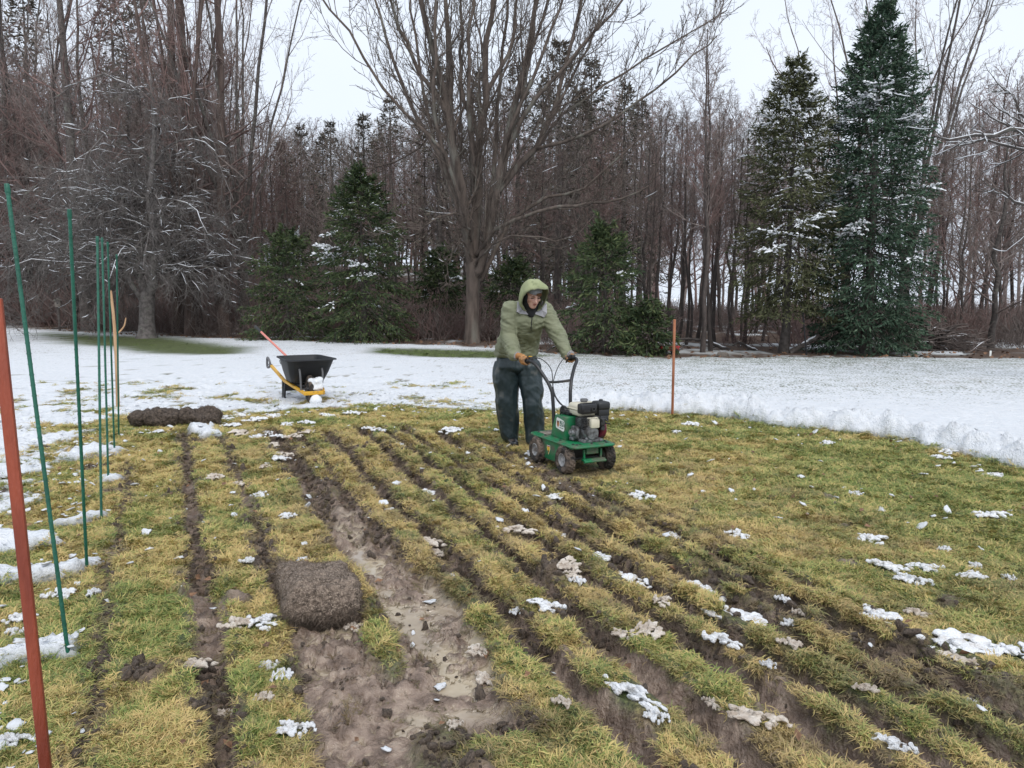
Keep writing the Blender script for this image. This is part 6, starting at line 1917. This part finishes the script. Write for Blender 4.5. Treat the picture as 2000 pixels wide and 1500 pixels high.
for lst, meshes, dirty in ((PATCH, pms, False), (DIRTY, pmd, True)):
    for i, (u, v, du, dv) in enumerate(lst):
        g = G(u, v); gz = ground_z(g.x, g.y)
        px = FPX / g.y
        wx = du / px; flat = (v - 577) / FPX
        wy = min(max(dv / px / max(flat, .1) * .75, wx * .35), wx * 1.6)
        o = bpy.data.objects.new('snow_patch', meshes[(i * 5 + 2) % 6]); COL.objects.link(o)
        o.location = (g.x, g.y, (gz + max(gz, *(ground_z(g.x + a_ * wx * .4, g.y + b_ * wy * .4) for a_, b_ in ((1, 0), (-1, 0), (0, 1), (0, -1))))) / 2 + .006)
        o.rotation_euler = (rf.uniform(-.08, .08), rf.uniform(-.08, .08), rf.choice((0, math.pi)) + (rf.uniform(-1.0, -.3) if 900 < u < 1900 else rf.uniform(-.5, .5)))
        o.scale = (wx * 1.6, wy * 1.45, min(.30, .44 * wx + .11))
        w = BYWHERE(u, v)
        tag(o, ('muddy beige slush clump on the ' if dirty else 'white clump of melting snow on the ') + w, 'snow', ('slush clumps, ' if dirty else 'snow clumps, ') + w)

# ------------------------------------------------------------------ wood edge: brush pile, fallen boughs, bird house, cart, trellis post, stones
def dead_branch(name, label, pts, r0, r1, nside=6, snow=True, mat=None, seed=0, ang=45, ratio=.35):
    rg = np.random.default_rng(400 + seed)
    b0 = G(*pts[0]) if len(pts[0]) == 2 else P(*pts[0])
    Y = b0.y
    T = thing(name, label, 'branch', (b0.x, b0.y, ground_z(b0.x, b0.y)))
    o = np.array(T.location)
    p = resample([np.array(P(u, v, Y + dy)) - o for u, v, dy in [(q[0], q[1], q[2] if len(q) > 2 else 0) for q in pts]], 14, .01, rg)
    rr = np.linspace(r0, r1, 14)
    q = Polys(); q.add(p[None], rr[None], 7)
    P1, R1 = spawn(rg, p[None], rr[None], nside, .15, 1, ang, 15, ratio, .3, 5, .18, .02, .5, .008, .05)
    q.add(P1, R1, 5)
    P2, R2 = spawn(rg, P1, R1, 3, .2, 1, 45, 15, .5, .3, 3, .2, .02, .6, .006, .05); q.add(P2, R2, 3)
    add_obj('wood', q.mesh('wood'), mat or M_BARK, T)
    if snow:
        s = Polys()
        for A, B, fr in ((p[None], rr[None], 1.), (P1, R1, .8)):
            a_, b_ = snow_on(rg, A, B, fr, .95); s.add(a_, b_, 5)
        x = add_obj('branch_snow', s.mesh('branch_snow'), M_SNOW, T); x['kind'] = 'stuff'
dead_branch('fallen_branch', 'fallen branch topped with snow right of the copper stake', [(1425, 684), (1400, 675), (1378, 666), (1345, 662), (1318, 662)], .055, .025, 6, seed=1)
dead_branch('fallen_branch', 'short snowy fallen bough left of the olive spruce', [(1480, 686), (1462, 678), (1445, 670), (1430, 674)], .045, .02, 5, seed=2)
dead_branch('fallen_branch', 'snowy log leaning against the olive spruce', [(1542, 690), (1560, 678), (1585, 664), (1600, 655)], .08, .05, 3, seed=3)
dead_branch('fallen_branch', 'snow lined bough hanging beside the trellis post', [(1565, 660), (1550, 645), (1540, 632), (1528, 620)], .04, .02, 4, seed=4)
dead_branch('fallen_branch', 'bare dead branch lying at the left wood edge', [(70, 643), (105, 642), (140, 636), (165, 632), (190, 634)], .05, .02, 5, False, seed=5)
dead_branch('fallen_branch', 'small forked twig lying by the apple trunk', [(300, 656), (312, 662), (322, 664), (332, 656)], .03, .012, 4, False, seed=6)
dead_branch('fallen_branch', 'low snowy bough between the person and the maple', [(1062, 688), (1074, 682), (1086, 676), (1098, 672)], .03, .012, 7, seed=7)
def brush_pile():
    g = G(1850, 690); rg = np.random.default_rng(77)
    T = thing('brush_pile', 'heap of cut branches dusted with snow at the right wood edge', 'brush pile', (g.x, g.y + .6, ground_z(g.x, g.y)))
    n = 210
    a = rg.uniform(0, 6.28, n); r = np.abs(rg.normal(0, .55, n))
    c = np.stack([r * np.cos(a) * 1.35, r * np.sin(a) * .8, np.zeros(n)], 1); c[:, 2] = rg.uniform(.02, 1, n) * .62 * np.exp(-(c[:, 0] / 1.0) ** 2)
    d = unit(rg.normal(0, 1, (n, 3)) * np.array([1, .7, .28])); L = rg.uniform(.5, 1.5, n)
    pts = []
    for t in np.linspace(-.5, .5, 6): pts.append(c + d * (t * L)[:, None] + rg.normal(0, .02, (n, 3)))
    Pn = np.stack(pts, 1); Pn[..., 2] = np.maximum(Pn[..., 2], .01); Rn = np.linspace(1, .5, 6)[None] * rg.uniform(.008, .028, n)[:, None]
    q = Polys(); q.add(Pn, Rn, 5)
    P1, R1 = spawn(rg, Pn, Rn, 3, .2, 1, 40, 15, .4, .3, 4, .2, .0, .6, .006, .05); P1[..., 2] = np.maximum(P1[..., 2], .01); q.add(P1, R1, 3)
    o = add_obj('branches', q.mesh('branches'), M_TWIG, T); o['kind'] = 'stuff'
    s = Polys(); a_, b_ = snow_on(rg, Pn, Rn, .35, .5); s.add(a_, b_, 5)
    o = add_obj('branch_snow', s.mesh('branch_snow'), M_SNOW, T); o['kind'] = 'stuff'
brush_pile()
def bird_house():
    y = 34.0; x = (118 - 1000) / FPX * y; z0 = ground_z(x, y)
    top = P(118, 583, y).z
    T = thing('bird_house', 'small wooden bird house on a dark post in the left wood', 'bird house', (x, y, z0), .4)
    h = top - z0
    k = BM(); k.box((0, 0, (h - .38) / 2), (.09, .09, h - .38), bev=.01); k.obj('post', M_BARK, T)
    k = BM(); k.box((0, 0, h - .24), (.22, .22, .28), bev=.006); hs_ = k.obj('box', noise_mat('grey_board', (.16, .14, .12), (.26, .23, .2), 10, .8), T)
    k = BM(); k.cyl((0, -.105, h - .2), (0, -.113, h - .2), .03); k.obj('entrance', M_BLACKP, hs_)
    k = BM(); k.prism([(-.19, 0), (.19, 0), (0, .13)], (0, .16, h - .10), (1, 0, 0), (0, 0, 1), .32, .006); k.obj('roof', M_BARK, T)
bird_house()
def red_cart():
    g = G(1306, 692); z0 = ground_z(g.x, g.y)
    T = thing('garden_cart', 'small red cart half hidden under the firs by the copper stake', 'cart', (g.x, g.y, z0), .1)
    k = BM()
    k.prism([(-.22, .10), (.22, .10), (.27, .22), (-.27, .22)], (0, .14, 0), (1, 0, 0), (0, 0, 1), .28, .012); k.obj('tray', paint('red_paint', (.36, .02, .02), .4), T)
    for x in (-.16, .16):
        for y in (-.15, .15):
            k = BM(); k.lathe([(.03, -.02), (.07, -.022), (.075, 0), (.07, .022), (.03, .02), (.03, -.02)], (x, y, .075), (0, 1, 0), 18); k.cyl((x, y - .012, .075), (x, y + .012, .075), .032); k.obj('wheel', M_BLACKPL, T)
    k = BM(); k.tube([(.25, 0, .12), (.35, 0, .14), (.42, .02, .22)], .012, 8); k.cyl((.42, -.05, .22), (.42, .09, .22), .014); k.obj('handle', M_BLACKP, T)
red_cart()
g = G(1576, 693); h = P(1568, 612, g.y)
T = thing('trellis_post', 'thin dark metal post standing between the two spruces', 'post', (g.x, g.y, ground_z(g.x, g.y)))
k = BM(); e = h - g; k.cyl((0, 0, -.05), (e.x, 0, e.z), .022, .018, 10); k.obj('shaft', M_BLACKP, T)
k = BM(); k.lathe([(0, -.02), (.03, -.015), (.034, .01), (.02, .035), (0, .04)], (e.x, 0, e.z), (0, 0, 1), 14); k.obj('finial', M_BLACKP, T)
g = G(1412, 696)
st_ = add_obj('stone', clod(71, 3, .75, .3), noise_mat('field_stone', (.09, .075, .06), (.19, .16, .135), 8, .9, .6, 30), None, (g.x, g.y, ground_z(g.x, g.y) + .03)); st_.scale = (.16, .13, .13)
tag(st_, 'small brown stone at the lawn edge right of the copper stake', 'stone')
g = G(1934, 697)
T = thing('marker_stake', 'tiny white marker stake at the far lawn edge on the right', 'stake', (g.x, g.y, ground_z(g.x, g.y)))
k = BM(); k.box((0, 0, .07), (.05, .012, .16), bev=.004); k.obj('blade', M_LABEL, T)
g = G(722, 672)
